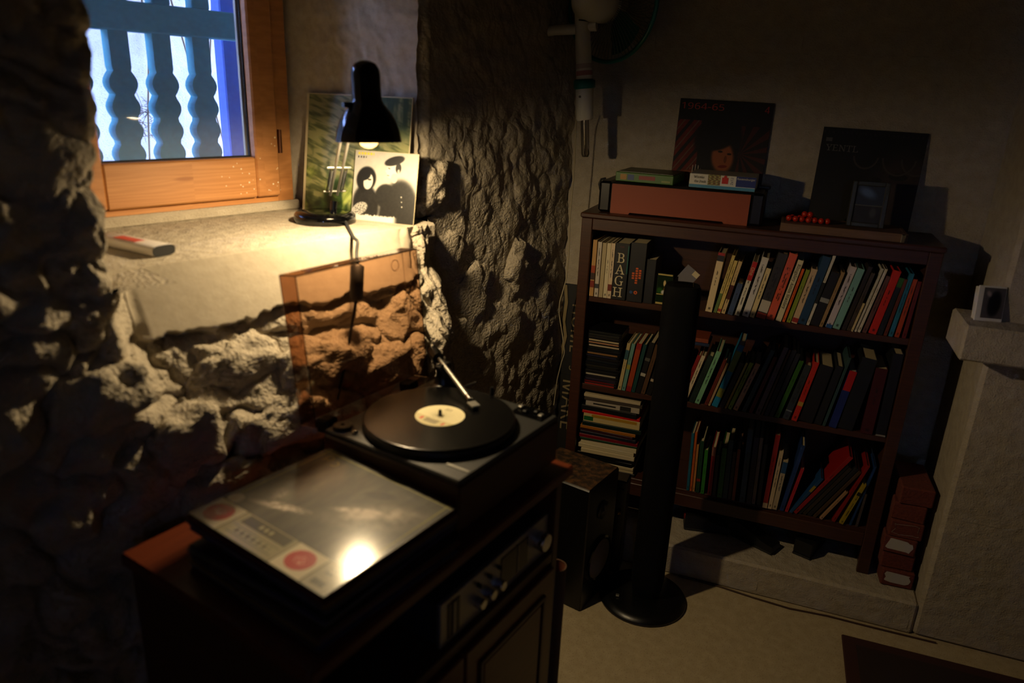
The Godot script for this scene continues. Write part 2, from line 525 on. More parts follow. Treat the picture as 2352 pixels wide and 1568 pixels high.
	for q in st:
		var sn := face_n(q[0], q[1])
		var f := func(i: float, j: float) -> Vector3:
			var a := i * TAU
			var ph := (j - 0.5) * PI
			var d := Vector3(cos(a) * cos(ph), sin(ph), sin(a) * cos(ph))
			d = Vector3(signf(d.x) * pow(absf(d.x), 0.7), signf(d.y) * pow(absf(d.y), 0.7), signf(d.z) * pow(absf(d.z), 0.7))
			var o := Vector3(d.x * q[2], d.y * q[3], d.z * q[4])
			var s2: float = q[0] + o.x + o.y * 0.2
			var y2: float = q[1] + o.y
			var k := 1.0 + 0.45 * n_lump.get_noise_3d(s2 * 5.0, y2 * 5.0, o.z * 5.0 + 3.0) + 0.10 * n_fine.get_noise_3d(s2, y2, o.z)
			var p := W(q[0] + (o.x + o.y * 0.2) * k, q[1] + o.y * k, sn - 0.016 + o.z * k)
			return p
		part("stone", grid_mesh(40, 26, f, -EN), M.rubble, wall)

func build_shell() -> void:
	var bs := Basis(KU, Vector3.UP, -KD)
	var f := struct("floor", "pale cream stone floor with fine brown specks")
	part("slab", Mb.new().box(K(0.0, -0.1, 0.6), Vector3(6.4, 0.2, 5.6), 0.0, bs), M.floor, f)
	var c := struct("ceiling", "unseen ceiling above the room, made dark timber to cut bounced light")
	part("slab", Mb.new().box(K(0.0, 2.7, 0.6), Vector3(6.4, 0.2, 5.6), 0.0, bs), M.dark_ceiling, c)
	var w := struct("wall_back", "plain whitewashed plaster wall behind the bookcase")
	part("face", Mb.new().box(K(0.7, 1.31, 2.86), Vector3(3.6, 2.62, 0.24), 0.0, bs), M.plaster, w)
	w = struct("wall_right", "whitewashed wall on the fireplace side")
	part("face", Mb.new().box(K(2.4, 1.31, 0.6), Vector3(0.2, 2.62, 4.7), 0.0, bs), M.plaster, w)
	w = struct("wall_front", "whitewashed wall opposite the bookcase")
	var u0 := 0.45
	var u1 := 0.65
	var fw := Mb.new()
	fw.box(K((u0 - 2.6) / 2.0, 1.31, -1.7), Vector3(u0 + 2.6, 2.62, 0.2), 0.0, bs)
	fw.box(K((u1 + 2.6) / 2.0, 1.31, -1.7), Vector3(2.6 - u1, 2.62, 0.2), 0.0, bs)
	fw.box(K((u0 + u1) / 2.0, 0.75, -1.7), Vector3(u1 - u0, 1.50, 0.2), 0.0, bs)
	fw.box(K((u0 + u1) / 2.0, 2.19, -1.7), Vector3(u1 - u0, 0.86, 0.2), 0.0, bs)
	part("face", fw, M.plaster, w)
	var w2 := struct("window_2", "small window in the wall opposite the bookcase", K((u0 + u1) / 2.0, 1.50, -1.72), BOOK_TURN)
	for sx in [-1.0, 1.0]:
		part("frame_stile", Mb.new().box(Vector3(sx * 0.09, 0.13, 0), Vector3(0.02, 0.26, 0.05), 0.003), M.pine_up, w2)
		part("frame_rail", Mb.new().box(Vector3(0, 0.13 + sx * 0.12, 0), Vector3(0.16, 0.02, 0.05), 0.003), M.pine, w2)
	part("pane", Mb.new().box(Vector3(0, 0.13, 0), Vector3(0.16, 0.22, 0.004)), M.glass, w2)
	var t := struct("trim_1", "low whitewashed step that the bookcase stands on")
	part("tread", Mb.new().box(K(-0.09, 0.059, 2.5465), Vector3(1.41, 0.122, 0.387), 0.008, bs), M.plaster, t)
	var ch := struct("wall_chimney", "whitewashed chimney breast beside the bookcase")
	part("breast", Mb.new().box(K(1.36, 1.31, 2.546), Vector3(1.49, 2.62, 0.388), 0.012, bs), M.plaster, ch)
	var sl := struct("trim_2", "whitewashed window sill that the desk lamp stands on")
	var wb := Basis(ES, Vector3.UP, EN)
	part("sill_board", Mb.new().box(W(0.95, SILL_Y - 0.02, -1.575), Vector3(0.86, 0.04, 0.45), 0.006, wb), M.sill, sl)
	part("sill_bead", Mb.new().box(W(0.93, SILL_Y + 0.012, -1.752), Vector3(0.62, 0.028, 0.022), 0.006, wb), M.sill, sl)

# ---------- window ----------
func build_window() -> void:
	var w := struct("window_1", "small pine casement window with a white bead under it", W(0.93, SILL_Y, -1.765), WALL_TURN)
	# local x along the wall, z into the room
	var L := -0.33
	var fr := part("frame_stile", Mb.new().box(Vector3(0.272, 0.36, -0.02), Vector3(0.05, 0.74, 0.06), 0.003), M.pine_up, w)
	part("frame_stile", Mb.new().box(Vector3(-0.305, 0.36, -0.02), Vector3(0.05, 0.74, 0.06), 0.003), M.pine_up, w)
	part("frame_rail", Mb.new().box(Vector3(-0.016, 0.022, -0.02), Vector3(0.53, 0.036, 0.06), 0.003), M.pine, w)
	part("frame_rail", Mb.new().box(Vector3(-0.016, 0.71, -0.02), Vector3(0.53, 0.04, 0.06), 0.003), M.pine, w)
	part("sash_stile", Mb.new().box(Vector3(0.211, 0.365, 0.004), Vector3(0.07, 0.645, 0.044), 0.004), M.pine_up, w)
	part("sash_stile", Mb.new().box(Vector3(-0.243, 0.365, 0.004), Vector3(0.07, 0.645, 0.044), 0.004), M.pine_up, w)
	part("sash_rail", Mb.new().box(Vector3(-0.016, 0.094, 0.0035), Vector3(0.384, 0.1035, 0.043), 0.004), M.pine, w)
	part("sash_rail", Mb.new().box(Vector3(-0.016, 0.652, 0.0035), Vector3(0.384, 0.07, 0.043), 0.004), M.pine, w)
	part("pane", Mb.new().box(Vector3(-0.016, 0.381, -0.006), Vector3(0.384, 0.47, 0.004)), M.glass, w)
	part("pane", Mb.new().box(Vector3(-0.016, 0.381, -0.018), Vector3(0.384, 0.47, 0.004)), M.glass, w)
	part("glazing_spacer", Mb.new().box(Vector3(0.1715, 0.381, -0.012), Vector3(0.006, 0.47, 0.008)), M.silver, w)
	part("glazing_seal", Mb.new().box(Vector3(-0.016, 0.1475, -0.001), Vector3(0.384, 0.004, 0.006)), M.black_matt, w)
	part("glazing_seal", Mb.new().box(Vector3(0.1745, 0.381, -0.001), Vector3(0.003, 0.47, 0.006)), M.black_matt, w)
	part("hinge", Mb.new().tube([Vector3(0.25, 0.155, 0.026), Vector3(0.25, 0.215, 0.026)], 0.006, 10), mat(Color(0.30, 0.17, 0.09), 0.4, 0.7), w)
	var pm := mat(Color(0.84, 0.80, 0.70), 0.8)
	rng.seed = 77
	for i in 34:
		var x := 0.244 - pow(rng.randf(), 1.4) * 0.17
		var y := 0.055 + pow(rng.randf(), 1.5) * 0.15
		var zf := 0.0262
		var r := rng.randf_range(0.0008, 0.0026)
		if x < 0.178 and y > 0.14: continue
		if x < 0.178: zf = 0.0252
		part("paint_spot", Mb.new().lathe([Vector2(r, -0.0004), Vector2(r * 0.7, 0.0004), Vector2(0, 0.0006)], 7, Vector3(x, y, zf), Basis(Vector3.RIGHT, Vector3.BACK, Vector3.DOWN)), pm, w)

func build_outside() -> void:
	# weathered blue railing close to the window, a bright lime-washed yard wall behind it
	var blue := speckle(Color(0.11, 0.46, 0.54), Color(0.15, 0.53, 0.60), Color(0.42, 0.60, 0.62), 51, 0.8, 5.0, 0.1)
	var rl := thing("wooden_railing", "weathered blue railing of scalloped flat balusters outside the window", "railing", W(1.1, 0.6, -2.12), WALL_TURN)
	part("rail", Mb.new().box(Vector3(0.0, 1.207, 0), Vector3(1.6, 0.075, 0.05), 0.004), blue, rl)
	part("rail", Mb.new().box(Vector3(0.0, 0.50, 0), Vector3(1.6, 0.06, 0.05), 0.004), blue, rl)
	part("rail", Mb.new().box(Vector3(0.0, 1.62, 0), Vector3(1.6, 0.08, 0.05), 0.004), blue, rl)
	for i in range(-3, 6):
		if i == 1 or i == 2: continue
		var x := 0.085 + 0.115 * i
		var poly := PackedVector2Array()
		var rows := 64
		for sgn in [1.0, -1.0]:
			for k in rows + 1:
				var t := float(k) / rows
				if sgn < 0.0: t = 1.0 - t
				var y := lerpf(0.53, 1.17, t)
				var h := 0.0255
				var v := 1.17 - y
				if v > 0.10 and v < 0.60:
					h = 0.023 + 0.0150 * absf(sin((v - 0.10) * PI / 0.062))
				poly.append(Vector2(x + sgn * h, y))
		part("baluster", Mb.new().prism(poly, -0.02, 0.02), blue, rl)
		part("upper_baluster", Mb.new().box(Vector3(x + 0.01, 1.412, 0), Vector3(0.052, 0.336, 0.04), 0.003), blue, rl)
	var pb := speckle(Color(0.16, 0.30, 0.66), Color(0.20, 0.36, 0.72), Color(0.40, 0.48, 0.70), 52, 0.8, 5.0, 0.1)
	var po := thing("blue_post", "bright blue painted post standing outside beside the railing", "post", W(1.362, 0.0, -2.26), WALL_TURN)
	part("shaft", Mb.new().box(Vector3(0, 1.15, 0), Vector3(0.062, 2.3, 0.05), 0.004), pb, po)
	var yard := speckle(Color(0.86, 0.87, 0.88), Color(0.78, 0.79, 0.82), Color(0.6, 0.6, 0.6), 53, 0.95, 1.5, 0.6)
	var bs := Basis(ES, Vector3.UP, EN)
	var yw := thing("yard_wall", "bright lime-washed yard wall seen through the window", "wall")
	yw.set_meta("kind", "structure")
	part("face", Mb.new().box(W(2.0, 1.2, -3.5), Vector3(6.0, 2.4, 0.2), 0.0, bs), yard, yw)
	var yg := thing("yard_ground", "pale ground of the yard outside the window", "ground")
	yg.set_meta("kind", "structure")
	part("slab", Mb.new().box(W(2.0, -0.1, -2.72), Vector3(6.0, 0.2, 1.36), 0.0, bs), yard, yg)
	var dry := mat(Color(0.42, 0.37, 0.30), 0.9)
	rng.seed = 5
	var br := thing("dry_climber", "bare dry climber stems against the bright yard wall", "plant", W(1.9, 0.0, -3.34), WALL_TURN)
	for i in 16:
		var x := rng.randf_range(-0.55, 0.65)
		var pts := []
		for k in 9:
			pts.append(Vector3(x + 0.05 * sin(k * 0.9 + i), 0.004 + k * 0.25, rng.randf_range(-0.03, 0.03)))
		part("stem", Mb.new().tube(pts, 0.004, 5), dry, br)
	var nest := thing("twig_clump", "tangle of dry twigs caught between two blue balusters", "twigs", W(1.045, 1.54, -2.19), WALL_TURN)
	for i in 46:
		var a := Vector3(rng.randf_range(-0.03, 0.03), rng.randf_range(-0.05, 0.05), rng.randf_range(-0.015, 0.015))
		var d := Vector3(rng.randf_range(-1, 1), rng.randf_range(-0.8, 0.8), rng.randf_range(-0.4, 0.4)).normalized() * rng.randf_range(0.015, 0.035)
		part("twig", Mb.new().tube([a - d, a + Vector3(0.003, 0.004, 0), a + d], 0.0007, 4, false), dry, nest)

# ---------- printed pictures ----------
func paint(w: int, h: int, f: Callable) -> ImageTexture:
	var img := Image.create(w, h, false, Image.FORMAT_RGB8)
	for y in h:
		for x in w:
			img.set_pixel(x, y, f.call((x + 0.5) / w, (y + 0.5) / h))
	return tex(img)
func blob(x: float, y: float, cx: float, cy: float, rx: float, ry: float, turn := 0.0, soft := 0.12) -> float:
	var d := Vector2(x - cx, y - cy).rotated(-turn)
	return 1.0 - smoothstep(1.0 - soft, 1.0 + soft, Vector2(d.x / rx, d.y / ry).length())
func band(v: float, a: float, b: float, soft := 0.004) -> float: return smoothstep(a - soft, a + soft, v) * (1.0 - smoothstep(b - soft, b + soft, v))
func print_mat(t: ImageTexture, rough := 0.4) -> StandardMaterial3D:
	var m := mat(Color.WHITE, rough)
	m.albedo_texture = t
	return m
func sheet(w: float, h: float, at: Vector3, bs := Basis()) -> Mb:
	# printed face, picture upright in local x, y
	var b := Mb.new()
	b.quad(at + bs * Vector3(-w / 2, -h / 2, 0), at + bs * Vector3(w / 2, -h / 2, 0), at + bs * Vector3(w / 2, h / 2, 0), at + bs * Vector3(-w / 2, h / 2, 0), bs * Vector3(0, 0, 1), true)
	return b
func dunes_picture() -> ImageTexture:
	var a := noise(FastNoiseLite.TYPE_SIMPLEX_SMOOTH, 1.7, 3, 61)
	var g := noise(FastNoiseLite.TYPE_SIMPLEX_SMOOTH, 6.0, 3, 62)
	return paint(320, 320, func(x: float, y: float) -> Color:
		var c := Color(0.50, 0.50, 0.33)
		# wind-combed grass running down to the left
		var streak := g.get_noise_2d(x * 0.5 + y * 0.25, y * 2.6 - x * 0.9)
		c = c.lerp(Color(0.20, 0.25, 0.13), clampf(streak * 1.5 + 0.15, 0.0, 0.75))
		var ridge := blob(x, y, 0.98, 0.06, 0.40, 0.22, 0.5, 0.5)
		c = c.lerp(Color(0.13, 0.22, 0.11), ridge * clampf(0.75 + 1.2 * g.get_noise_2d(x * 2.0, y * 0.6), 0.0, 1.0))
		# dark scrub across the lower half, pale tufts in the corner
		var bush := clampf(3.0 * (y - 0.58 + 0.22 * (x - 0.5)) + 2.0 * a.get_noise_2d(x * 2.2 + 9.0, y * 2.2), 0.0, 1.0)
		c = c.lerp(Color(0.055, 0.12, 0.06).lerp(Color(0.14, 0.23, 0.09), clampf(0.5 + 1.3 * g.get_noise_2d(x, y), 0.0, 1.0)), bush)
		var tuft := clampf(3.2 * a.get_noise_2d(x * 2.0 + 30.0, y * 2.0) - 0.2, 0.0, 1.0) * smoothstep(0.52, 0.72, y) * (1.0 - smoothstep(0.45, 0.75, x))
		c = c.lerp(Color(0.58, 0.62, 0.32).lerp(Color(0.30, 0.37, 0.14), clampf(0.5 + 1.4 * g.get_noise_2d(x * 1.5 + y, y * 0.5), 0.0, 1.0)), tuft)
		return c)
func couple_picture() -> ImageTexture:
	var g := noise(FastNoiseLite.TYPE_SIMPLEX_SMOOTH, 9.0, 3, 63)
	return paint(320, 320, func(x: float, y: float) -> Color:
		var grey := 0.60 - 0.04 * y + 0.02 * g.get_noise_2d(x, y)
		var dark := 0.10 + 0.04 * g.get_noise_2d(x * 2.0, y * 2.0)
		# figure in the long coat and flat cap
		grey = lerpf(grey, dark, blob(x, y, 0.74, 0.86, 0.30, 0.48, 0.08))
		grey = lerpf(grey, dark, blob(x, y, 0.52, 0.62, 0.16, 0.17, 0.4))
		grey = lerpf(grey, 0.66, blob(x, y, 0.60, 0.245, 0.085, 0.125, 0.15))
		grey = lerpf(grey, 0.66, blob(x, y, 0.525, 0.27, 0.03, 0.02, 0.3))
		grey = lerpf(grey, 0.58, blob(x, y, 0.645, 0.36, 0.05, 0.07))
		grey = lerpf(grey, 0.14, blob(x, y, 0.70, 0.215, 0.045, 0.07))
		grey = lerpf(grey, 0.56, blob(x, y, 0.705, 0.26, 0.018, 0.03))
		grey = lerpf(grey, 0.22, blob(x, y, 0.555, 0.225, 0.022, 0.008, 0.3) + blob(x, y, 0.545, 0.325, 0.022, 0.006, 0.2))
		grey = lerpf(grey, 0.11, blob(x, y, 0.63, 0.115, 0.16, 0.062, -0.30))
		# figure with loose dark hair resting its hands
		grey = lerpf(grey, dark, blob(x, y, 0.22, 0.78, 0.21, 0.30, -0.15))
		grey = lerpf(grey, 0.07, blob(x, y, 0.20, 0.40, 0.155, 0.18, 0.2))
		grey = lerpf(grey, 0.66, blob(x, y, 0.235, 0.435, 0.075, 0.115, 0.15))
		grey = lerpf(grey, 0.07, blob(x, y, 0.17, 0.35, 0.10, 0.07, -0.4))
		grey = lerpf(grey, 0.12, blob(x, y, 0.255, 0.405, 0.03, 0.012))
		grey = lerpf(grey, 0.62, blob(x, y, 0.13, 0.83, 0.13, 0.085, -0.5) * clampf(0.8 + g.get_noise_2d(x * 4.0, y * 4.0), 0.0, 1.0))
		grey = lerpf(grey, 0.55, blob(x, y, 0.78, 0.62, 0.012, 0.012) + blob(x, y, 0.80, 0.76, 0.012, 0.012) + blob(x, y, 0.79, 0.69, 0.01, 0.01))
		grey = lerpf(grey, 0.74, smoothstep(0.9, 0.93, y + 0.02 * g.get_noise_2d(x * 3.0, 0.0)) * (1.0 - smoothstep(0.66, 0.76, x)))
		var c := Color(grey, grey * 0.985, grey * 0.93)
		c = c.lerp(Color(0.78, 0.66, 0.12), band(y, 0.02, 0.055) * band(x, 0.03, 0.30) * (0.6 + 0.4 * signf(sin(x * 130.0))))
		c = c.lerp(Color(0.2, 0.2, 0.2), band(y, 0.075, 0.10) * band(x, 0.03, 0.18) * (0.5 + 0.5 * signf(sin(x * 150.0))))
		return c)
func jazz_picture() -> ImageTexture:
	# u: along the sleeve from its banded edge, v: across
	var g := noise(FastNoiseLite.TYPE_SIMPLEX_SMOOTH, 6.0, 4, 64)
	return paint(400, 400, func(x: float, y: float) -> Color:
		var c := Color(0.20, 0.19, 0.155).lerp(Color(0.28, 0.27, 0.22), 0.5 + g.get_noise_2d(x * 0.5, y * 2.0))
		# soft pale shapes of the photograph
		var p := blob(x, y, 0.62, 0.74, 0.22, 0.10, 0.9, 0.7) * (0.42 + 0.5 * g.get_noise_2d(x * 1.2, y * 1.2))
		p = max(p, blob(x, y, 0.62, 0.66, 0.15, 0.03, 1.0, 0.6) * (0.7 + 0.6 * g.get_noise_2d(x * 2.0, y * 2.0)))
		p = max(p, 0.75 * blob(x, y, 0.36, 0.30, 0.03, 0.14, -0.35, 0.6) * (0.7 + g.get_noise_2d(x * 5.0, y * 5.0)))
		p = max(p, 0.9 * blob(x, y, 0.42, 0.17, 0.06, 0.05, 0.2, 0.7) * (0.7 + g.get_noise_2d(x * 6.0, y * 6.0)))
		p = max(p, 0.8 * blob(x, y, 0.31, 0.17, 0.02, 0.07, -0.3, 0.5))
		c = c.lerp(Color(0.76, 0.70, 0.64), clampf(p * 1.5, 0.0, 1.0))
		c = c.lerp(Color(0.10, 0.095, 0.08), blob(x, y, 0.80, 0.62, 0.09, 0.035, 1.1, 0.4))
		c = c.lerp(Color(0.12, 0.11, 0.09), blob(x, y, 0.38, 0.10, 0.12, 0.10, 0.0, 0.6) * 0.8)
		c = c.lerp(Color(0.74, 0.70, 0.62), blob(x, y, 0.25, 0.055, 0.05, 0.045, 0.0, 0.2))
		# hairline frame and script initials
		var fr := maxf(band(x, 0.955, 0.963), band(y, 0.03, 0.038) * smoothstep(0.30, 0.31, x))
		fr = maxf(fr, band(y, 0.962, 0.970) * smoothstep(0.30, 0.31, x))
		for q in [[0.905, 0.10], [0.875, 0.17]]:
			var d := Vector2(x - q[0], y - q[1]).length()
			fr = maxf(fr, band(d, 0.022, 0.029) * smoothstep(-0.012, -0.004, y - q[1]))
		fr = maxf(fr, band(y, 0.078, 0.085) * band(x, 0.86, 0.94))
		c = c.lerp(Color(0.52, 0.50, 0.24), fr)
		# printed band along the near edge
		if x < 0.215:
			c = Color(0.55, 0.52, 0.40)
			if y < 0.21 or (y > 0.62 and y < 0.83): c = Color(0.77, 0.72, 0.60)
			if y > 0.85: c = Color(0.60, 0.57, 0.48)
			for cy in [0.105, 0.725]:
				var r := Vector2(x - 0.11, y - cy).length()
				if r < 0.078:
					c = Color(0.66, 0.08, 0.07)
					if r < 0.034: c = c.lerp(Color(0.82, 0.55, 0.48), clampf(0.5 + 1.6 * g.get_noise_2d(x * 7.0, y * 7.0), 0.0, 1.0))
			if y > 0.235 and y < 0.60:
				var frame := func(x0: float, x1: float) -> float: return band(x, x0, x1) * band(y, 0.255, 0.585)
				if frame.call(0.125, 0.20) > 0.5: c = Color(0.25, 0.235, 0.16)
				if frame.call(0.035, 0.10) > 0.5: c = Color(0.27, 0.25, 0.17)
				if frame.call(0.041, 0.094) > 0.5: c = Color(0.56, 0.53, 0.40)
				if band(x, 0.052, 0.082) > 0.5 and band(y, 0.29, 0.55) > 0.5 and sin(y * 150.0) + g.get_noise_2d(x * 9.0, y * 9.0) > 0.0: c = Color(0.27, 0.25, 0.17)
				if band(x, 0.148, 0.178) > 0.5 and band(y, 0.37, 0.48) > 0.5 and sin(y * 170.0) > 0.1: c = Color(0.60, 0.57, 0.42)
			if band(y, 0.212, 0.218) > 0.5 or band(y, 0.615, 0.621) > 0.5 or band(y, 0.835, 0.841) > 0.5 or band(x, 0.207, 0.215) > 0.5: c = Color(0.22, 0.20, 0.14)
			if y > 0.87 and y < 0.95 and band(x, 0.03, 0.07) > 0.5: c = Color(0.30, 0.29, 0.22)
			if y > 0.88 and y < 0.93 and band(x, 0.11, 0.17) > 0.5 and sin(x * 160.0) > 0.0: c = Color(0.30, 0.29, 0.22)
		return c)
func umbrella_picture() -> ImageTexture:
	var g := noise(FastNoiseLite.TYPE_SIMPLEX_SMOOTH, 6.0, 3, 65)
	return paint(256, 256, func(x: float, y: float) -> Color:
		var c := Color(0.055, 0.05, 0.05)
		var red := Color(0.40, 0.10, 0.06)
		if x < 0.26 and y > 0.22 and y < 0.84:
			c = red.lerp(Color(0.30, 0.07, 0.05), clampf(0.5 + g.get_noise_2d(x, y), 0.0, 1.0))
			var k := absf(fposmod((x * 1.3 + y * 0.9) * 5.0, 1.0) - 0.5)
			if k < 0.05: c = Color(0.36, 0.30, 0.24)
			if k > 0.36: c = Color(0.07, 0.075, 0.09)
		if x > 0.70 and y > 0.25:
			var a := atan2(y - 0.55, x - 0.72)
			if absf(fposmod(a * 2.2, 1.0) - 0.5) < 0.22: c = Color(0.24, 0.075, 0.05)
		c = c.lerp(Color(0.03, 0.025, 0.025), blob(x, y, 0.47, 0.42, 0.26, 0.24, -0.2))
		c = c.lerp(Color(0.55, 0.31, 0.18), blob(x, y, 0.54, 0.60, 0.12, 0.17, -0.15, 0.2))
		c = c.lerp(Color(0.03, 0.025, 0.025), blob(x, y, 0.44, 0.38, 0.22, 0.15, -0.25))
		c = c.lerp(Color(0.12, 0.06, 0.04), blob(x, y, 0.51, 0.54, 0.026, 0.011) + blob(x, y, 0.61, 0.56, 0.024, 0.011))
		c = c.lerp(Color(0.40, 0.20, 0.12), blob(x, y, 0.575, 0.62, 0.016, 0.04))
		c = c.lerp(Color(0.42, 0.10, 0.08), blob(x, y, 0.555, 0.70, 0.05, 0.016, -0.1))
		c = c.lerp(Color(0.45, 0.24, 0.14), blob(x, y, 0.32, 0.86, 0.28, 0.08, 0.15))
		if blob(x, y, 0.26, 0.75, 0.06, 0.05) > 0.5 and sin(x * 200.0) > 0.2: c = Color(0.6, 0.55, 0.5)
		return c)
func portrait_picture() -> ImageTexture:
	var g := noise(FastNoiseLite.TYPE_SIMPLEX_SMOOTH, 5.0, 3, 66)
	return paint(256, 256, func(x: float, y: float) -> Color:
		var c := Color(0.035, 0.033, 0.033)
		var f := blob(x, y, 0.85, 0.62, 0.30, 0.42, 0.1, 0.4)
		c = c.lerp(Color(0.20, 0.15, 0.12), f * (0.8 + 0.3 * g.get_noise_2d(x, y)))
		c = c.lerp(Color(0.05, 0.04, 0.035), blob(x, y, 0.80, 0.45, 0.09, 0.035) + blob(x, y, 0.60, 0.50, 0.05, 0.03))
		for q in [[0.34, 0.12], [0.62, 0.16], [0.80, 0.15]]:
			var d := Vector2(x - q[0] - q[1], (y - 0.26) * 0.9).length()
			if y > 0.27: c = c.lerp(Color(0.22, 0.20, 0.16), band(d, q[1] - 0.012, q[1] + 0.006, 0.004) * (1.0 - smoothstep(0.42, 0.62, y)))
		if band(x, 0.04, 0.10) > 0.5 and band(y, 0.10, 0.14) > 0.5: c = Color(0.30, 0.30, 0.29)
		if y > 0.03 and y < 0.055 and sin(x * 140.0) > 0.6: c = Color(0.13, 0.12, 0.11)
		return c)

# ---------- lamp and sill ----------
func build_lamp() -> void:
	var l := thing("desk_lamp", "glossy black desk lamp with a bell shade shining down onto the window sill", "lamp", W(1.163, SILL_Y, -1.535), WALL_TURN)
	part("base", Mb.new().lathe([Vector2(0.001, 0.0), Vector2(0.076, 0.0), Vector2(0.078, 0.003), Vector2(0.077, 0.019), Vector2(0.073, 0.024), Vector2(0.035, 0.027), Vector2(0.0, 0.028)], 48), M.gloss_black, l)
	# local x along the wall, z into the room; head above the sill's front edge
	var hx := 1.066 - 1.163
	var hz := -1.246 + 1.535
	var foot := Vector3(0.03, 0.02, -0.005)
	var knee := Vector3(0.055, 0.11, 0.0)
	var joint := Vector3(hx - 0.034, 0.296, hz - 0.012)
	part("post", Mb.new().tube([foot, foot + Vector3(0.004, 0.03, 0.0)], 0.009, 14), M.gloss_black, l)
	var top := joint
	var low := foot + Vector3(0.004, 0.045, 0.0)
	var side := Vector3(0.9, 0.0, 0.35).normalized() * 0.009
	part("arm", Mb.new().tube([low - side, top - side], 0.0035, 8), M.silver, l)
	part("arm", Mb.new().tube([low + side, top + side], 0.0035, 8), M.silver, l)
	var d := (top - low).normalized()
	for sg in [-1.0, 1.0]:
		var pts := []
		for k in 150:
			var t := float(k) / 149.0
			var ctr: Vector3 = low + d * lerpf(0.03, 0.13, t) + side * 1.9 * sg
			var q1 := d.cross(Vector3.RIGHT).normalized()
			var q2 := d.cross(q1)
			pts.append(ctr + (q1 * cos(t * TAU * 18.0) + q2 * sin(t * TAU * 18.0)) * 0.0045)
		part("spring", Mb.new().tube(pts, 0.001, 4), M.black, l)
	for t in [0.02, 0.14]:
		part("cross_bar", Mb.new().tube([low + d * t - side * 3.2, low + d * t + side * 3.2], 0.0028, 8), M.silver, l)
	part("joint_knob", Mb.new().tube([joint + Vector3(-0.02, 0.0, -0.003), joint + Vector3(0.012, 0.0, 0.002)], 0.006, 12), M.gloss_black, l)
	var rim := 0.2215
	var pr := [Vector2(0.070, 0.0), Vector2(0.0695, 0.006), Vector2(0.066, 0.024), Vector2(0.058, 0.045), Vector2(0.047, 0.063), Vector2(0.036, 0.077), Vector2(0.0315, 0.084), Vector2(0.0305, 0.095), Vector2(0.0305, 0.135), Vector2(0.0285, 0.147), Vector2(0.022, 0.157), Vector2(0.011, 0.1625), Vector2(0.0, 0.164)]
	var inner := []
	for q in pr: inner.append(Vector2(max(q.x - 0.0018, 0.0), q.y - (0.002 if q.y > 0.09 else 0.0)))
	inner.reverse()
	var hb := Basis(Vector3.RIGHT, deg_to_rad(-2.5))
	var hc := Vector3(hx, rim, hz)
	var sh := part("shade", Mb.new().lathe(pr, 64, hc, hb), M.gloss_black, l)
	part("shade_lining", Mb.new().lathe(inner, 64, hc, hb), mat(Color(0.86, 0.84, 0.80), 0.5), sh)
	part("shade_rim", Mb.new().lathe([Vector2(0.0682, 0.0), Vector2(0.07, 0.0)], 64, hc, Basis(Vector3.RIGHT, deg_to_rad(177.5)), false), M.gloss_black, sh)
	part("bulb_holder", Mb.new().lathe([Vector2(0.0, 0.06), Vector2(0.017, 0.06), Vector2(0.017, 0.125), Vector2(0.0, 0.125)], 20, hc, hb, false), M.black, l)
	var glow := mat(Color(1.0, 0.93, 0.80), 0.4)
	glow.emission_enabled = true
	glow.emission = Color(1.0, 0.80, 0.50)
	glow.emission_energy_multiplier = 6.0
	var bc := hc + hb * Vector3(0, 0.0095, 0)
	part("bulb", Mb.new().lathe([Vector2(0.0, -0.024), Vector2(0.008, -0.0225), Vector2(0.016, -0.018), Vector2(0.021, -0.010), Vector2(0.0225, 0.0), Vector2(0.021, 0.010), Vector2(0.017, 0.022), Vector2(0.0135, 0.034), Vector2(0.013, 0.05), Vector2(0.0, 0.05)], 28, bc), glow, l)
	var li := OmniLight3D.new()
	li.name = "bulb_light"
	li.light_color = Color(1.0, 0.88, 0.68)
	li.light_energy = 1.2
	li.omni_range = 12.0
	li.omni_attenuation = 2.0
	li.light_size = 0.02
	li.shadow_enabled = true
	li.position = bc
	l.add_child(li)

func soften(pts: Array, n: int) -> Array:
	var cv := Curve3D.new()
	for i in pts.size():
		var tg: Vector3 = (pts[min(i + 1, pts.size() - 1)] - pts[max(i - 1, 0)]) / 6.0
		cv.add_point(pts[i], -tg, tg)
	var out := []
	for i in n: out.append(cv.sample_baked(cv.get_baked_length() * i / (n - 1.0)))
	return out
func build_cord() -> void:
	var c := thing("lamp_cord", "black lamp cord with an inline switch hanging from the sill", "cord")
	var pts := [W(1.172, SILL_Y + 0.022, -1.480), W(1.165, SILL_Y + 0.005, -1.452), onh(803, 528, SILL_Y + 0.0045), onh(812, 545, SILL_Y + 0.004), W(1.02, SILL_Y + 0.003, -1.35), onw(819, 580, -1.268), onw(820, 606, -1.235)]
	pts[4] = (pts[3] + pts[5]) / 2.0 + EN * 0.010 + Vector3(0, 0.010, 0)
	part("flex", Mb.new().tube(soften(pts, 40), 0.0040, 8), M.cord, c)
	var a := onw(820, 606, -1.235)
	var b := onw(817, 690, -1.225)
	part("inline_switch", Mb.new().tube([a, a.lerp(b, 0.06), a.lerp(b, 0.94), b], [0.007, 0.0150, 0.0150, 0.007], 14), mat(Color(0.07, 0.06, 0.045), 0.6), c)
	var lowp := [b, onw(808, 740, -1.217), onw(793, 830, -1.207), onw(782, 880, -1.200), onw(770, 930, -1.198), onw(757, 975, -1.195), onw(745, 1050, -1.19)]
	part("flex", Mb.new().tube(soften(lowp, 30), 0.0032, 8), M.cord, c)

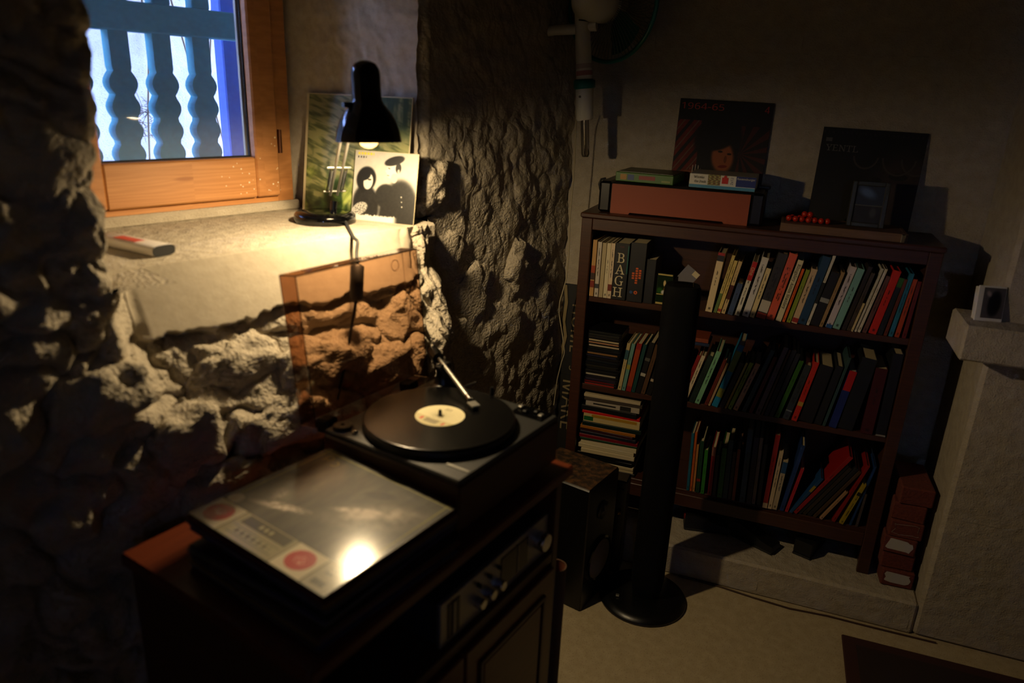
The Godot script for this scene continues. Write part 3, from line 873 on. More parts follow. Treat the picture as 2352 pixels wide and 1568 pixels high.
func build_sill_things() -> void:
	# sleeve leaning on the niche's side: local z faces the lamp
	var dir := (W(1.318, 0, -1.405) - W(1.213, 0, -1.70)).normalized()
	var turn := rad_to_deg(atan2(-dir.z, dir.x))
	var t := thing("record_sleeve", "record sleeve with a green grassy dune photograph leaning behind the desk lamp", "record sleeve", (W(1.318, SILL_Y, -1.405) + W(1.213, SILL_Y, -1.70)) / 2.0, turn)
	t.rotation_degrees.x = -9.0
	part("sleeve", Mb.new().box(Vector3(0, 0.1575, -0.002), Vector3(0.315, 0.315, 0.004), 0.0006), M.cream, t)
	part("cover_print", sheet(0.305, 0.309, Vector3(0.003, 0.1575, 0.0003)), print_mat(dunes_picture(), 0.35), t)
	t = thing("single_sleeve", "small single sleeve with a black and white photograph of a couple in dark coats", "record sleeve", (W(1.286, SILL_Y, -1.352) + W(1.252, SILL_Y, -1.527)) / 2.0, turn + 2.0)
	t.rotation_degrees.x = -12.0
	part("sleeve", Mb.new().box(Vector3(0, 0.09, -0.0015), Vector3(0.18, 0.18, 0.003), 0.0005), M.cream, t)
	part("cover_print", sheet(0.178, 0.178, Vector3(0, 0.09, 0.0003)), print_mat(couple_picture(), 0.35), t)
	# oval tube lying on the sill
	t = thing("oval_tube", "white flattened oval tube with a dark open end lying on the sill", "case", onh(330, 578, SILL_Y), 0.0)
	var along := (onh(385, 575, SILL_Y) - onh(290, 555, SILL_Y)); along.y = 0.0
	t.rotation_degrees.y = rad_to_deg(atan2(along.x, along.z))
	var ring := func(z: float, k: float) -> Array:
		var r := []
		for i in 28:
			var a := TAU * i / 28.0
			r.append(Vector3(signf(cos(a)) * pow(absf(cos(a)), 0.6) * 0.026 * k, 0.0115 + signf(sin(a)) * pow(absf(sin(a)), 0.6) * 0.0113 * k, z))
		return r
	var b := Mb.new().smooth(true)
	b.ring_strip([ring.call(-0.12, 0.8), ring.call(-0.118, 0.98), ring.call(0.062, 1.0), ring.call(0.065, 0.97)], false)
	part("body", b, mat(Color(0.82, 0.80, 0.76), 0.4), t)
	b = Mb.new()
	b.ring_strip([ring.call(0.0648, 0.95), ring.call(0.03, 0.9)], true)
	part("open_end", b, M.black_matt, t)
	part("printed_patch", Mb.new().box(Vector3(-0.006, 0.0229, -0.035), Vector3(0.022, 0.0006, 0.07)), mat(Color(0.72, 0.25, 0.12), 0.5), t)

# ---------- cabinet, record player, records ----------
func build_cabinet() -> void:
	var c := thing("hifi_cabinet", "dark wooden hi-fi cabinet with an open bay and a panelled door", "cabinet", C0, CAB_TURN)
	# local x along, z to the front
	part("top", Mb.new().box(Vector3(0.36, 0.8925, 0.225), Vector3(0.74, 0.025, 0.46), 0.004), M.red_wood, c)
	part("side", Mb.new().box(Vector3(0.012, 0.44, 0.22), Vector3(0.024, 0.88, 0.43), 0.002), M.dark_wood, c)
	part("side", Mb.new().box(Vector3(0.708, 0.44, 0.22), Vector3(0.024, 0.88, 0.43), 0.002), M.dark_wood, c)
	part("back", Mb.new().box(Vector3(0.36, 0.44, 0.01), Vector3(0.67, 0.88, 0.01)), M.dark_wood, c)
	part("bay_shelf", Mb.new().box(Vector3(0.36, 0.681, 0.225), Vector3(0.671, 0.026, 0.42), 0.002), M.dark_wood, c)
	part("bottom", Mb.new().box(Vector3(0.36, 0.06, 0.225), Vector3(0.671, 0.024, 0.42), 0.002), M.dark_wood, c)
	part("plinth", Mb.new().box(Vector3(0.36, 0.024, 0.40), Vector3(0.671, 0.047, 0.02), 0.002), M.dark_wood, c)
	for x in [0.192, 0.528]:
		var d := part("door", Mb.new().box(Vector3(x, 0.37, 0.436), Vector3(0.33, 0.585, 0.02), 0.003), M.red_wood, c)
		var rim := Mb.new()
		for sx in [-1.0, 1.0]:
			rim.box(Vector3(x + sx * 0.118, 0.37, 0.448), Vector3(0.014, 0.49, 0.008), 0.003)
			rim.box(Vector3(x, 0.37 + sx * 0.238, 0.448), Vector3(0.249, 0.014, 0.008), 0.003)
		part("door_moulding", rim, M.dark_wood, d)
		part("door_panel", Mb.new().box(Vector3(x, 0.37, 0.447), Vector3(0.215, 0.455, 0.005), 0.002), M.red_wood, d)
		part("door_knob", Mb.new().lathe([Vector2(0.006, 0.0), Vector2(0.006, 0.012), Vector2(0.011, 0.016), Vector2(0.009, 0.022), Vector2(0, 0.024)], 16, Vector3(x + (0.14 if x < 0.3 else -0.14), 0.5, 0.446), Basis(Vector3.RIGHT, Vector3.BACK, Vector3.DOWN)), M.silver, d)
	# amplifier in the open bay
	var a := thing("amplifier", "silver fronted stereo amplifier with a row of knobs inside the cabinet bay", "amplifier", C(0.50, 0.694, 0.42), CAB_TURN)
	part("casing", Mb.new().box(Vector3(0, 0.05, -0.16), Vector3(0.37, 0.092, 0.30), 0.002), M.black_matt, a)
	part("faceplate", Mb.new().box(Vector3(0, 0.05, -0.002), Vector3(0.376, 0.098, 0.01), 0.0015), M.silver, a)
	part("meter_window", Mb.new().box(Vector3(0.055, 0.053, 0.0036), Vector3(0.10, 0.066, 0.002)), M.gloss_black, a)
	part("meter_divider", Mb.new().box(Vector3(0.066, 0.053, 0.005), Vector3(0.003, 0.066, 0.002)), M.silver, a)
	part("switch_strip", Mb.new().box(Vector3(-0.150, 0.05, 0.0036), Vector3(0.035, 0.075, 0.002)), M.black, a)
	part("switch_strip", Mb.new().box(Vector3(-0.150, 0.05, 0.005), Vector3(0.006, 0.07, 0.003)), M.silver, a)
	for x in [-0.075, -0.040, -0.006]:
		part("knob", Mb.new().lathe([Vector2(0.011, 0.0), Vector2(0.011, 0.014), Vector2(0.0095, 0.017), Vector2(0, 0.017)], 20, Vector3(x, 0.036, 0.003), Basis(Vector3.RIGHT, Vector3.BACK, Vector3.DOWN), false), M.chrome, a)
		part("lever", Mb.new().box(Vector3(x, 0.075, 0.007), Vector3(0.004, 0.010, 0.012), 0.001), M.black, a)
	part("volume_knob", Mb.new().lathe([Vector2(0.021, 0.0), Vector2(0.021, 0.018), Vector2(0.019, 0.022), Vector2(0, 0.022)], 28, Vector3(0.151, 0.052, 0.003), Basis(Vector3.RIGHT, Vector3.BACK, Vector3.DOWN), false), M.chrome, a)
	for sx in [-0.15, 0.15]:
		part("foot", Mb.new().box(Vector3(sx, 0.002, -0.05), Vector3(0.03, 0.0035, 0.03)), M.black_matt, a)

func build_turntable() -> void:
	var t := thing("turntable", "walnut record player with its smoked lid raised and a record on the platter", "turntable", C(0.527, CAB_Y, 0.26), CAB_TURN)
	# local origin at the middle of the plinth; x along the cabinet, z to its front
	var w := 0.345
	var d := 0.335
	part("plinth", Mb.new().box(Vector3(0, 0.062, 0), Vector3(w, 0.094, d), 0.004), M.dark_wood, t)
	part("deck", Mb.new().box(Vector3(0, 0.1135, 0), Vector3(w - 0.004, 0.011, d - 0.004), 0.003), M.deck, t)
	for x in [-0.13, 0.13]:
		for z in [-0.12, 0.12]:
			part("foot", Mb.new().lathe([Vector2(0.0, 0.0), Vector2(0.018, 0.0), Vector2(0.016, 0.016), Vector2(0.0, 0.016)], 18, Vector3(x, 0.0, z), Basis(), false), M.black_matt, t)
	var pc := Vector3(-0.012, 0.119, -0.004)
	var plat := part("platter", Mb.new().lathe([Vector2(0.0, 0.0), Vector2(0.150, 0.0), Vector2(0.153, 0.003), Vector2(0.153, 0.014), Vector2(0.150, 0.016), Vector2(0.0, 0.016)], 72, pc, Basis(), false), M.black, t)
	part("spindle", Mb.new().lathe([Vector2(0.0036, 0.016), Vector2(0.0036, 0.028), Vector2(0.002, 0.031), Vector2(0.0, 0.031)], 12, pc), M.black, plat)
	# controls
	part("single_adaptor", Mb.new().lathe([Vector2(0.019, 0.0), Vector2(0.019, 0.006), Vector2(0.016, 0.008), Vector2(0.004, 0.008), Vector2(0.004, 0.004), Vector2(0.0, 0.004)], 28, Vector3(-0.145, 0.119, -0.140), Basis(), false), M.black, t)
	part("lamp_button", Mb.new().lathe([Vector2(0.006, 0.0), Vector2(0.006, 0.005), Vector2(0.003, 0.007), Vector2(0.0, 0.007)], 16, Vector3(-0.148, 0.119, -0.105)), M.chrome, t)
	part("speed_panel", Mb.new().box(Vector3(0.145, 0.1205, 0.115), Vector3(0.045, 0.003, 0.075), 0.001), M.gloss_black, t)
	for q in [[0.152, 0.085], [0.138, 0.105], [0.150, 0.125], [0.139, 0.142]]:
		part("speed_key", Mb.new().box(Vector3(q[0], 0.1245, q[1]), Vector3(0.012, 0.006, 0.010), 0.0015), M.silver if q[1] > 0.13 or q[1] < 0.09 else M.black, t)
	part("trim_strip", Mb.new().box(Vector3(-0.135, 0.1195, 0.135), Vector3(0.006, 0.002, 0.05), 0.0005), M.silver, t)
	# tonearm at the rear of the far end
	var pv := Vector3(0.138, 0.119, -0.115)
	part("tonearm_base", Mb.new().lathe([Vector2(0.032, 0.0), Vector2(0.032, 0.008), Vector2(0.022, 0.014), Vector2(0.016, 0.030), Vector2(0.016, 0.046), Vector2(0.0, 0.048)], 32, pv, Basis(), false), M.black, t)
	part("gimbal", Mb.new().box(pv + Vector3(0, 0.052, 0), Vector3(0.042, 0.014, 0.018), 0.003), M.black, t)
	var shell := pc + Vector3(0.078, 0.028, 0.020)
	var hub := pv + Vector3(0.0, 0.056, 0.0)
	var dir := (shell - hub).normalized()
	part("counterweight", Mb.new().tube([hub - dir * 0.065, hub - dir * 0.03], 0.013, 20), M.black, t)
	var arm := part("tonearm", Mb.new().tube([hub - dir * 0.03, shell - dir * 0.012], 0.0048, 12), M.silver, t)
	part("arm_collar", Mb.new().tube([shell - dir * 0.022, shell - dir * 0.006], 0.0058, 12), M.chrome, arm)
	var hs := Basis(dir.cross(Vector3.UP).normalized(), Vector3.UP, -Vector3(dir.x, 0, dir.z).normalized())
	part("headshell", Mb.new().box(shell + Vector3(dir.x, 0, dir.z) * 0.012 + Vector3(0, -0.002, 0), Vector3(0.019, 0.004, 0.026), 0.001, hs), M.silver, arm)
	part("cartridge", Mb.new().box(shell + Vector3(dir.x, 0, dir.z) * 0.012 + Vector3(0, -0.008, 0), Vector3(0.014, 0.008, 0.020), 0.001, hs), M.black, arm)
	part("cue_lever", Mb.new().tube([pv + Vector3(0.018, 0.008, 0.045), pv + Vector3(0.024, 0.026, 0.075)], 0.0022, 8), M.black, t)
	part("arm_rest", Mb.new().tube([Vector3(0.150, 0.119, 0.010), Vector3(0.150, 0.150, 0.010)], [0.006, 0.004], 10), M.black, t)
	# raised lid behind: an open-faced box of tinted plastic, hinged at the rear edge
	var lid := Node3D.new()
	lid.name = "lid"
	t.add_child(lid)
	lid.position = Vector3(-0.005, 0.1185, -d / 2.0 - 0.012)
	lid.rotation_degrees.x = -7.0
	var lw := 0.345
	var lh := 0.302
	var ld := 0.045
	part("lid_top", Mb.new().box(Vector3(0, lh / 2.0, -ld), Vector3(lw, lh, 0.003), 0.001), M.smoked, lid)
	for sx in [-1.0, 1.0]:
		part("lid_side", Mb.new().box(Vector3(sx * (lw / 2.0 - 0.0015), lh / 2.0, -ld / 2.0), Vector3(0.003, lh, ld), 0.001), M.smoked, lid)
		part("hinge", Mb.new().box(Vector3(sx * 0.125, -0.012, -0.022), Vector3(0.03, 0.03, 0.035), 0.003), M.black, lid)
	part("lid_front", Mb.new().box(Vector3(0, lh - 0.0015, -ld / 2.0), Vector3(lw - 0.006, 0.003, ld), 0.001), M.smoked, lid)
	part("lid_handle_mark", Mb.new().lathe([Vector2(0.011, 0.0), Vector2(0.013, 0.0005), Vector2(0.011, 0.001)], 24, Vector3(lw / 2.0 - 0.03, lh - 0.035, -ld + 0.0015), Basis(Vector3.RIGHT, Vector3.BACK, Vector3.DOWN)), M.smoked, lid)
	# the record
	var r := thing("vinyl_record", "black long-playing record with a cream label on the platter", "record", C(0.527, CAB_Y, 0.26) + Basis(Vector3.UP, deg_to_rad(CAB_TURN)) * (pc + Vector3(0, 0.0162, 0)), CAB_TURN)
	var gp := [Vector2(0.0036, 0.0018)]
	gp.append(Vector2(0.05, 0.0018))
	var k := 0.0508
	while k < 0.1465:
		gp.append(Vector2(k, 0.0015)); gp.append(Vector2(k + 0.0011, 0.0018)); k += 0.0022
	gp.append(Vector2(0.1505, 0.0018)); gp.append(Vector2(0.151, 0.0009)); gp.append(Vector2(0.1505, 0.0)); gp.append(Vector2(0.0036, 0.0))
	gp.reverse()
	part("disc", Mb.new().lathe(gp, 96), M.vinyl, r)
	var lab := paint(200, 200, func(x: float, y: float) -> Color:
		var c := Color(0.83, 0.79, 0.62)
		if x < 0.34: c = Color(0.74, 0.69, 0.50)
		if band(x, 0.13, 0.30) > 0.5 and band(y, 0.36, 0.66) > 0.5: c = Color(0.45, 0.42, 0.30) if sin(x * 210.0) > -0.3 else Color(0.6, 0.56, 0.42)
		if band(x, 0.16, 0.28) > 0.5 and (band(y, 0.24, 0.30) > 0.5 or band(y, 0.76, 0.81) > 0.5): c = Color(0.72, 0.22, 0.14)
		if band(x, 0.74, 0.86) > 0.5 and band(y, 0.40, 0.58) > 0.5 and sin(y * 120.0) > 0.3: c = Color(0.52, 0.47, 0.35)
		return c)
	var lm := Mb.new()
	for q in 48:
		var a0 := TAU * q / 48.0
		var a1 := TAU * (q + 1) / 48.0
		var uvf := func(a: float) -> Vector2: return Vector2(0.5 + 0.5 * cos(a), 0.5 + 0.5 * sin(a))
		lm.tri(Vector3(0.0034 * cos(a0), 0.0021, 0.0034 * sin(a0)), Vector3(cos(a0), 0, sin(a0)) * 0.05 + Vector3(0, 0.0021, 0), Vector3(cos(a1), 0, sin(a1)) * 0.05 + Vector3(0, 0.0021, 0), Vector3.UP, Vector2(0.5, 0.5), uvf.call(a0), uvf.call(a1))
	part("label_disc", lm, print_mat(lab, 0.6), r)

func build_record_pile() -> void:
	rng.seed = 12
	var tones := [Color(0.10, 0.10, 0.11), Color(0.12, 0.13, 0.17), Color(0.16, 0.12, 0.09), Color(0.30, 0.22, 0.10), Color(0.10, 0.12, 0.16), Color(0.20, 0.06, 0.05), Color(0.14, 0.14, 0.14), Color(0.25, 0.23, 0.18), Color(0.13, 0.10, 0.16), Color(0.09, 0.09, 0.09)]
	var mats := []
	for c in tones: mats.append(mat(Color(c.r * 1.7, c.g * 1.7, c.b * 1.8), 0.45))
	var y := CAB_Y
	var n := 18
	for i in n:
		var last := i == n - 1
		var th := 0.0042 if not last else 0.004
		var off := 0.0
		var ox := rng.randf_range(-0.004, 0.004)
		var oz := rng.randf_range(-0.004, 0.004)
		var tw := rng.randf_range(-1.5, 1.5)
		if i < 7:
			ox -= 0.012; oz += 0.012; tw -= 1.5
		if last: ox = 0.001; oz = 0.0; tw = -0.5
		var tip := 0.0
		if i > 9: tip = 2.6
		if i > 9: tw = -0.5
		var lab := "record sleeve in the pile under the jazz sleeve with two red discs"
		var ls := ["lowest black sleeve of the record pile", "navy sleeve second from the bottom of the record pile", "umber sleeve third from the bottom of the record pile", "ochre sleeve fourth from the bottom of the record pile", "slate sleeve fifth from the bottom of the record pile", "maroon sleeve in the lower half of the record pile", "", "khaki sleeve just above the brown one sticking out of the pile", "violet black sleeve in the middle of the record pile", "black sleeve just below the tilted upper half of the pile", "dark sleeve lowest of the tilted upper half of the pile", "navy sleeve second in the tilted upper half of the pile", "umber sleeve third in the tilted upper half of the pile", "ochre sleeve fourth in the tilted upper half of the pile", "slate sleeve third below the shiny top sleeve", "maroon sleeve second below the shiny top sleeve", "", ""]
		if ls[i] != "": lab = ls[i]
		if last: lab = "shiny record sleeve with a white band and two red discs on the pile"
		elif i == 6: lab = "brown record sleeve sticking out at the middle of the record pile"
		elif i == 16: lab = "reddish record sleeve directly under the top sleeve of the pile"
		var o := thing("record_sleeve", lab, "record sleeve", C(0.195 + ox, y, 0.272 + oz), CAB_TURN + tw, "" if last or i == 6 or i == 16 else "sleeves in the record pile")
		o.rotation_degrees.x = tip
		if tip != 0.0:
			o.rotation_degrees.z = -0.8
			o.position.y += 0.158 * sin(deg_to_rad(tip)) + 0.153 * sin(deg_to_rad(0.8)) + 0.0008
		var m: Material = mats[i % mats.size()]
		if i == 16: m = mat(Color(0.36, 0.09, 0.06), 0.45)
		if i == 6: m = mat(Color(0.27, 0.19, 0.13), 0.4)
		part("sleeve", Mb.new().box(Vector3(0, th / 2.0, 0), Vector3(0.304, th - 0.0003, 0.315), 0.0012), m if not last else mat(Color(0.20, 0.185, 0.13), 0.4), o)
		if last:
			# picture's u runs along the cabinet, v from rear to front
			var b := Mb.new()
			b.quad(Vector3(-0.150, th, 0.155), Vector3(0.150, th, 0.155), Vector3(0.150, th, -0.155), Vector3(-0.150, th, -0.155), Vector3.UP, true)
			var pm := print_mat(jazz_picture(), 0.5)
			pm.clearcoat_enabled = true
			pm.metallic_specular = 0.3
			pm.clearcoat = 0.7
			pm.clearcoat_roughness = 0.13
			part("cover_print", b, pm, o)
		y += th
	var r := thing("clear_wrapper", "crumpled clear wrapper sticking out of the record pile beside the turntable", "wrapper", C(0.375, CAB_Y, 0.405), CAB_TURN)
	var gm := mat(Color(0.9, 0.9, 0.88, 0.35), 0.08)
	gm.transparency = BaseMaterial3D.TRANSPARENCY_ALPHA
	var f := func(i: float, j: float) -> Vector3:
		return Vector3((i - 0.5) * 0.035, 0.004 + 0.008 * absf(sin(i * 9.0 + j * 4.0)) + 0.006 * absf(sin(j * 11.0 - i * 5.0)), (j - 0.5) * 0.03)
	part("film", grid_mesh(14, 12, f, Vector3.UP), gm, r)

# ---------- bookcase ----------
func CL(u: float, y: float, z: float) -> Vector3: return Vector3(u, y - 0.12, z)      # bookcase-local: z towards the room from its front
func build_bookcase() -> void:
	var b := thing("bookcase", "dark stained wooden bookcase with three packed shelves", "bookcase", K(0.0, 0.12, CASE_D), BOOK_TURN)
	part("top", Mb.new().box(CL(-0.092, CASE_Y - 0.009, -0.128), Vector3(1.128, 0.018, 0.276), 0.004), M.case_wood, b)
	for u in [-0.633, 0.449]:
		part("stile", Mb.new().box(CL(u, 0.690, -0.010), Vector3(0.038, 1.138, 0.020), 0.002), M.case_wood, b)
		part("side", Mb.new().box(CL(u, 0.690, -0.138), Vector3(0.022, 1.138, 0.234), 0.001), M.case_wood, b)
	part("top_rail", Mb.new().box(CL(-0.092, 1.239, -0.011), Vector3(1.044, 0.040, 0.018), 0.002), M.case_wood, b)
	part("bottom_rail", Mb.new().box(CL(-0.092, 0.250, -0.011), Vector3(1.044, 0.050, 0.018), 0.002), M.case_wood, b)
	part("back", Mb.new().box(CL(-0.092, 0.745, -0.259), Vector3(1.06, 1.02, 0.006)), M.case_wood, b)
	for y in [0.978, 0.636, 0.285]:
		part("shelf", Mb.new().box(CL(-0.092, y - 0.011, -0.138), Vector3(1.058, 0.022, 0.232), 0.0015), M.case_wood, b)

var book_mats := {}
var spine_marks := []
func make_marks() -> void:
	for v in 4:
		var g := noise(FastNoiseLite.TYPE_VALUE, 0.35, 1, 90 + v)
		spine_marks.append(paint(24, 128, func(x: float, y: float) -> Color:
			var k := 1.0
			var on := false
			if v == 0: on = band(x, 0.36, 0.64) > 0.5 and y > 0.12 and y < 0.62
			elif v == 1: on = band(x, 0.38, 0.62) > 0.5 and ((y > 0.18 and y < 0.40) or (y > 0.48 and y < 0.80))
			elif v == 2: on = (band(x, 0.28, 0.46) > 0.5 or band(x, 0.56, 0.72) > 0.5) and y > 0.2 and y < 0.7
			else: on = band(x, 0.40, 0.60) > 0.5 and y > 0.3 and y < 0.55
			if on and g.get_noise_2d(x * 24.0, y * 128.0) > -0.15: k = 0.42
			if y > 0.92 and y < 0.96 and x > 0.35 and x < 0.65: k = 0.5
			return Color(k, k, k)))
func book_mat(c: Color, v: int) -> StandardMaterial3D:
	var key := c.to_html() + str(v)
	if not book_mats.has(key):
		var m := mat(c, 0.5)
		if v >= 0: m.albedo_texture = spine_marks[v]
		book_mats[key] = m
	return book_mats[key]
func book(called: String, label: String, cat: String, t: float, h: float, dep: float, c: Color, v: int, lean: float, at: Vector3, group: String, bands := []) -> Node3D:
	# origin at the foot that touches the shelf; x along the shelf, z towards the room
	var o := thing(called, label, cat, at, BOOK_TURN, group)
	var ld := lean
	o.rotation_degrees.z = -ld
	var x0 := -t if lean >= 0.0 else 0.0
	var bd: float = min(0.0018, t * 0.16)
	var cov := Mb.new()
	var cx := x0 + t / 2.0
	cov.box(Vector3(cx, h / 2.0, -bd / 2.0), Vector3(t, h, bd), 0.0004)
	cov.box(Vector3(x0 + bd / 2.0, h / 2.0, -dep / 2.0 - bd / 2.0), Vector3(bd, h, dep - bd))
	cov.box(Vector3(x0 + t - bd / 2.0, h / 2.0, -dep / 2.0 - bd / 2.0), Vector3(bd, h, dep - bd))
	part("cover", cov, book_mat(c, v), o)
	part("pages", Mb.new().box(Vector3(cx, h / 2.0, -dep / 2.0 - bd / 2.0), Vector3(max(t - bd * 2.2, 0.0012), h - 0.006, dep - bd - 0.004)), M.pages, o)
	for q in bands:     # coloured fields on the spine: from, to (share of the height), colour
		part("spine_band", Mb.new().box(Vector3(cx, h * (q[0] + q[1]) / 2.0, 0.0001), Vector3(t * 0.995, h * (q[1] - q[0]), 0.0004)), book_mat(q[2], -1), o)
	return o
func row(list: Array, y: float, group: String) -> void:
	# each: left x, thickness, height, lean, setback, colour, marks, label, bands
	var edge := -9.0
	var pl := 0.0
	var ph := 0.0
	for q in list:
		var t: float = q[1]
		var h: float = q[2]
		var lean: float = q[3]
		var x: float = q[0]
		var wide := t / cos(deg_to_rad(lean))
		var need := edge
		if edge > -8.0: need += max(0.0, min(ph, h) * (tan(deg_to_rad(pl)) - tan(deg_to_rad(lean)))) + 0.0006
		x = max(x, need)
		edge = x + wide
		pl = lean
		ph = h
		var foot := edge if lean >= 0.0 else x
		var o := book("book", q[7], "book", t, h, min(0.16, 0.6 * h + 0.03), q[5], q[6], lean, K(foot, y + 0.0002, CASE_D + q[4]), group, q[8] if q.size() > 8 else [])
func build_books() -> void:
	var cr := Color(0.76, 0.69, 0.52)
	var wh := Color(0.76, 0.74, 0.68)
	var bk := Color(0.045, 0.042, 0.042)
	row([
		[-0.199, 0.022, 0.207, 5.0, 0.016, Color(0.78, 0.70, 0.55), 3, "cream paperback with a red and black top beside the tower fan", [[0.86, 0.955, Color(0.10, 0.10, 0.10)], [0.955, 1.0, Color(0.55, 0.08, 0.06)]]],
		[-0.172, 0.010, 0.205, 10.0, 0.018, Color(0.72, 0.64, 0.38), 0, "yellowish paperback with a green lower third on the top shelf", [[0.0, 0.34, Color(0.34, 0.42, 0.22)]]],
		[-0.160, 0.011, 0.188, 10.0, 0.018, Color(0.74, 0.65, 0.36), 0, "thin straw yellow paperback with a small red emblem at its foot", [[0.03, 0.08, Color(0.62, 0.2, 0.14)]]],
		[-0.146, 0.012, 0.187, 10.0, 0.018, Color(0.72, 0.62, 0.44), 1, "straw coloured paperback with a dark red field across its middle", [[0.28, 0.55, Color(0.26, 0.09, 0.07)]]],
		[-0.126, 0.017, 0.112, 10.0, 0.014, Color(0.20, 0.26, 0.38), 3, "short blue paperback standing between taller pale books"],
		[-0.102, 0.015, 0.191, 10.0, 0.016, wh, 1, "white paperback with a bright red upper third", [[0.66, 1.0, Color(0.62, 0.06, 0.06)]]],
		[-0.078, 0.021, 0.209, 10.0, 0.016, Color(0.72, 0.70, 0.68), 0, "tall white grey paperback next to the red topped white one"],
		[-0.054, 0.015, 0.174, 10.0, 0.018, cr, 0, "cream paperback to the left of the thick charcoal book"],
		[-0.034, 0.030, 0.227, 10.0, 0.018, Color(0.15, 0.14, 0.14), 2, "thick charcoal book with a white label and orange foot", [[0.10, 0.28, Color(0.66, 0.63, 0.57)], [0.0, 0.085, Color(0.62, 0.22, 0.10)]]],
		[-0.001, 0.025, 0.231, 10.0, 0.016, Color(0.74, 0.30, 0.20), 2, "thick salmon orange paperback on the top shelf"],
		[0.030, 0.017, 0.213, 10.2, 0.016, Color(0.76, 0.72, 0.60), -1, "cream paperback with large dark lettering beside the salmon one"],
		[0.051, 0.008, 0.186, 10.2, 0.018, Color(0.78, 0.32, 0.10), 0, "very thin orange paperback on the top shelf"],
		[0.064, 0.012, 0.184, 10.2, 0.018, Color(0.46, 0.52, 0.14), 3, "lime green paperback on the top shelf"],
		[0.079, 0.018, 0.189, 10.2, 0.016, Color(0.72, 0.62, 0.50), 0, "pinkish cream paperback with a red mark at its foot", [[0.02, 0.10, Color(0.55, 0.12, 0.1)]]],
		[0.098, 0.025, 0.233, 10.2, 0.016, Color(0.07, 0.20, 0.31), 3, "tall dark blue hardback on the top shelf"],
		[0.126, 0.008, 0.240, 10.2, 0.018, Color(0.72, 0.70, 0.66), 3, "tall thin white book behind the dark blue hardback", [[0.32, 0.62, Color(0.08, 0.10, 0.12)]]],
		[0.136, 0.027, 0.185, 11.0, 0.018, bk, -1, "thick black paperback with a small white square on its spine", [[0.44, 0.52, Color(0.5, 0.5, 0.48)]]],
		[0.165, 0.010, 0.190, 11.0, 0.018, Color(0.55, 0.44, 0.30), 3, "thin tan paperback right of the thick black one"],
		[0.184, 0.018, 0.211, 11.0, 0.016, Color(0.70, 0.66, 0.70), 0, "pale lilac paperback with a blue foot", [[0.0, 0.06, Color(0.10, 0.28, 0.50)]]],
		[0.205, 0.021, 0.207, 11.0, 0.016, Color(0.42, 0.60, 0.58), 3, "pale sea green paperback with a cream top edge"],
		[0.233, 0.012, 0.217, 11.0, 0.018, Color(0.14, 0.11, 0.09), 0, "tall dark brown paperback right of the sea green one"],
		[0.248, 0.011, 0.198, 11.0, 0.018, Color(0.22, 0.18, 0.15), 2, "dusky brown paperback beside a very short cream booklet"],
		[0.261, 0.006, 0.098, 11.0, 0.014, Color(0.72, 0.65, 0.50), 3, "very short cream booklet on the top shelf"],
		[0.271, 0.006, 0.216, 11.0, 0.016, Color(0.70, 0.68, 0.64), 3, "first of two thin grey white twin books"],
		[0.280, 0.008, 0.216, 11.0, 0.016, Color(0.74, 0.71, 0.66), 3, "second of two thin grey white twin books"],
		[0.294, 0.012, 0.193, 10.6, 0.018, Color(0.34, 0.22, 0.22), 0, "mauve brown paperback left of the thick red one"],
		[0.312, 0.022, 0.212, 9.2, 0.016, Color(0.72, 0.12, 0.05), 3, "thick bright red paperback on the top shelf"],
		[0.337, 0.015, 0.191, 8.6, 0.018, Color(0.06, 0.08, 0.09), 1, "black paperback with a green top right of the red one", [[0.84, 1.0, Color(0.14, 0.34, 0.10)]]],
		[0.356, 0.009, 0.188, 7.4, 0.018, Color(0.36, 0.14, 0.06), 3, "rust brown paperback left of the sky blue one"],
		[0.370, 0.012, 0.208, 6.2, 0.016, Color(0.10, 0.38, 0.50), 0, "sky blue paperback near the right end of the top shelf"],
		[0.388, 0.013, 0.191, 4.8, 0.018, Color(0.62, 0.22, 0.06), 0, "burnt orange paperback near the right end of the top shelf"],
		[0.410, 0.011, 0.185, 2.6, 0.020, Color(0.36, 0.07, 0.04), 3, "dark red paperback last on the top shelf"],
	], 0.978, "books on the top shelf")
	row([
		[-0.609, 0.0145, 0.204, 0.0, 0.016, Color(0.66, 0.50, 0.28), -1, "amber film case with an orange sunset spine by the stile", [[0.30, 0.42, Color(0.20, 0.12, 0.08)], [0.42, 0.55, Color(0.55, 0.2, 0.06)], [0.16, 0.28, Color(0.45, 0.12, 0.06)]]],
		[-0.591, 0.0140, 0.199, 0.0, 0.016, Color(0.68, 0.64, 0.58), 0, "grey white film case with a dark square near its foot", [[0.16, 0.24, Color(0.2, 0.2, 0.22)]]],
		[-0.574, 0.0140, 0.197, 0.0, 0.016, Color(0.62, 0.56, 0.42), -1, "khaki film case with red lettering up its spine"],
		[-0.558, 0.0138, 0.198, 0.0, 0.016, Color(0.74, 0.69, 0.56), 3, "plain cream film case among the film cases"],
		[-0.5435, 0.0140, 0.199, 0.0, 0.016, Color(0.75, 0.67, 0.55), 0, "cream film case with rusty lettering next to the black boxed set", [[0.14, 0.26, Color(0.4, 0.14, 0.08)]]],
	], 0.978, "film cases on the top shelf")
	# black boxed sets and the little framed picture beside them
	var o := book("boxed_set", "black boxed set with big cream capitals BAGH down its spine", "boxed set", 0.049, 0.203, 0.14, bk, -1, 0.0, K(-0.4785, 0.9782, CASE_D + 0.016), "")
	var ch := "BAGH"
	for i in 4:
		flat_text("letter", ch[i], 0.034, Vector3(-0.026 - 0.001 * i, 0.150 - 0.041 * i, 0.0006), M.cream, o, Basis(), true)
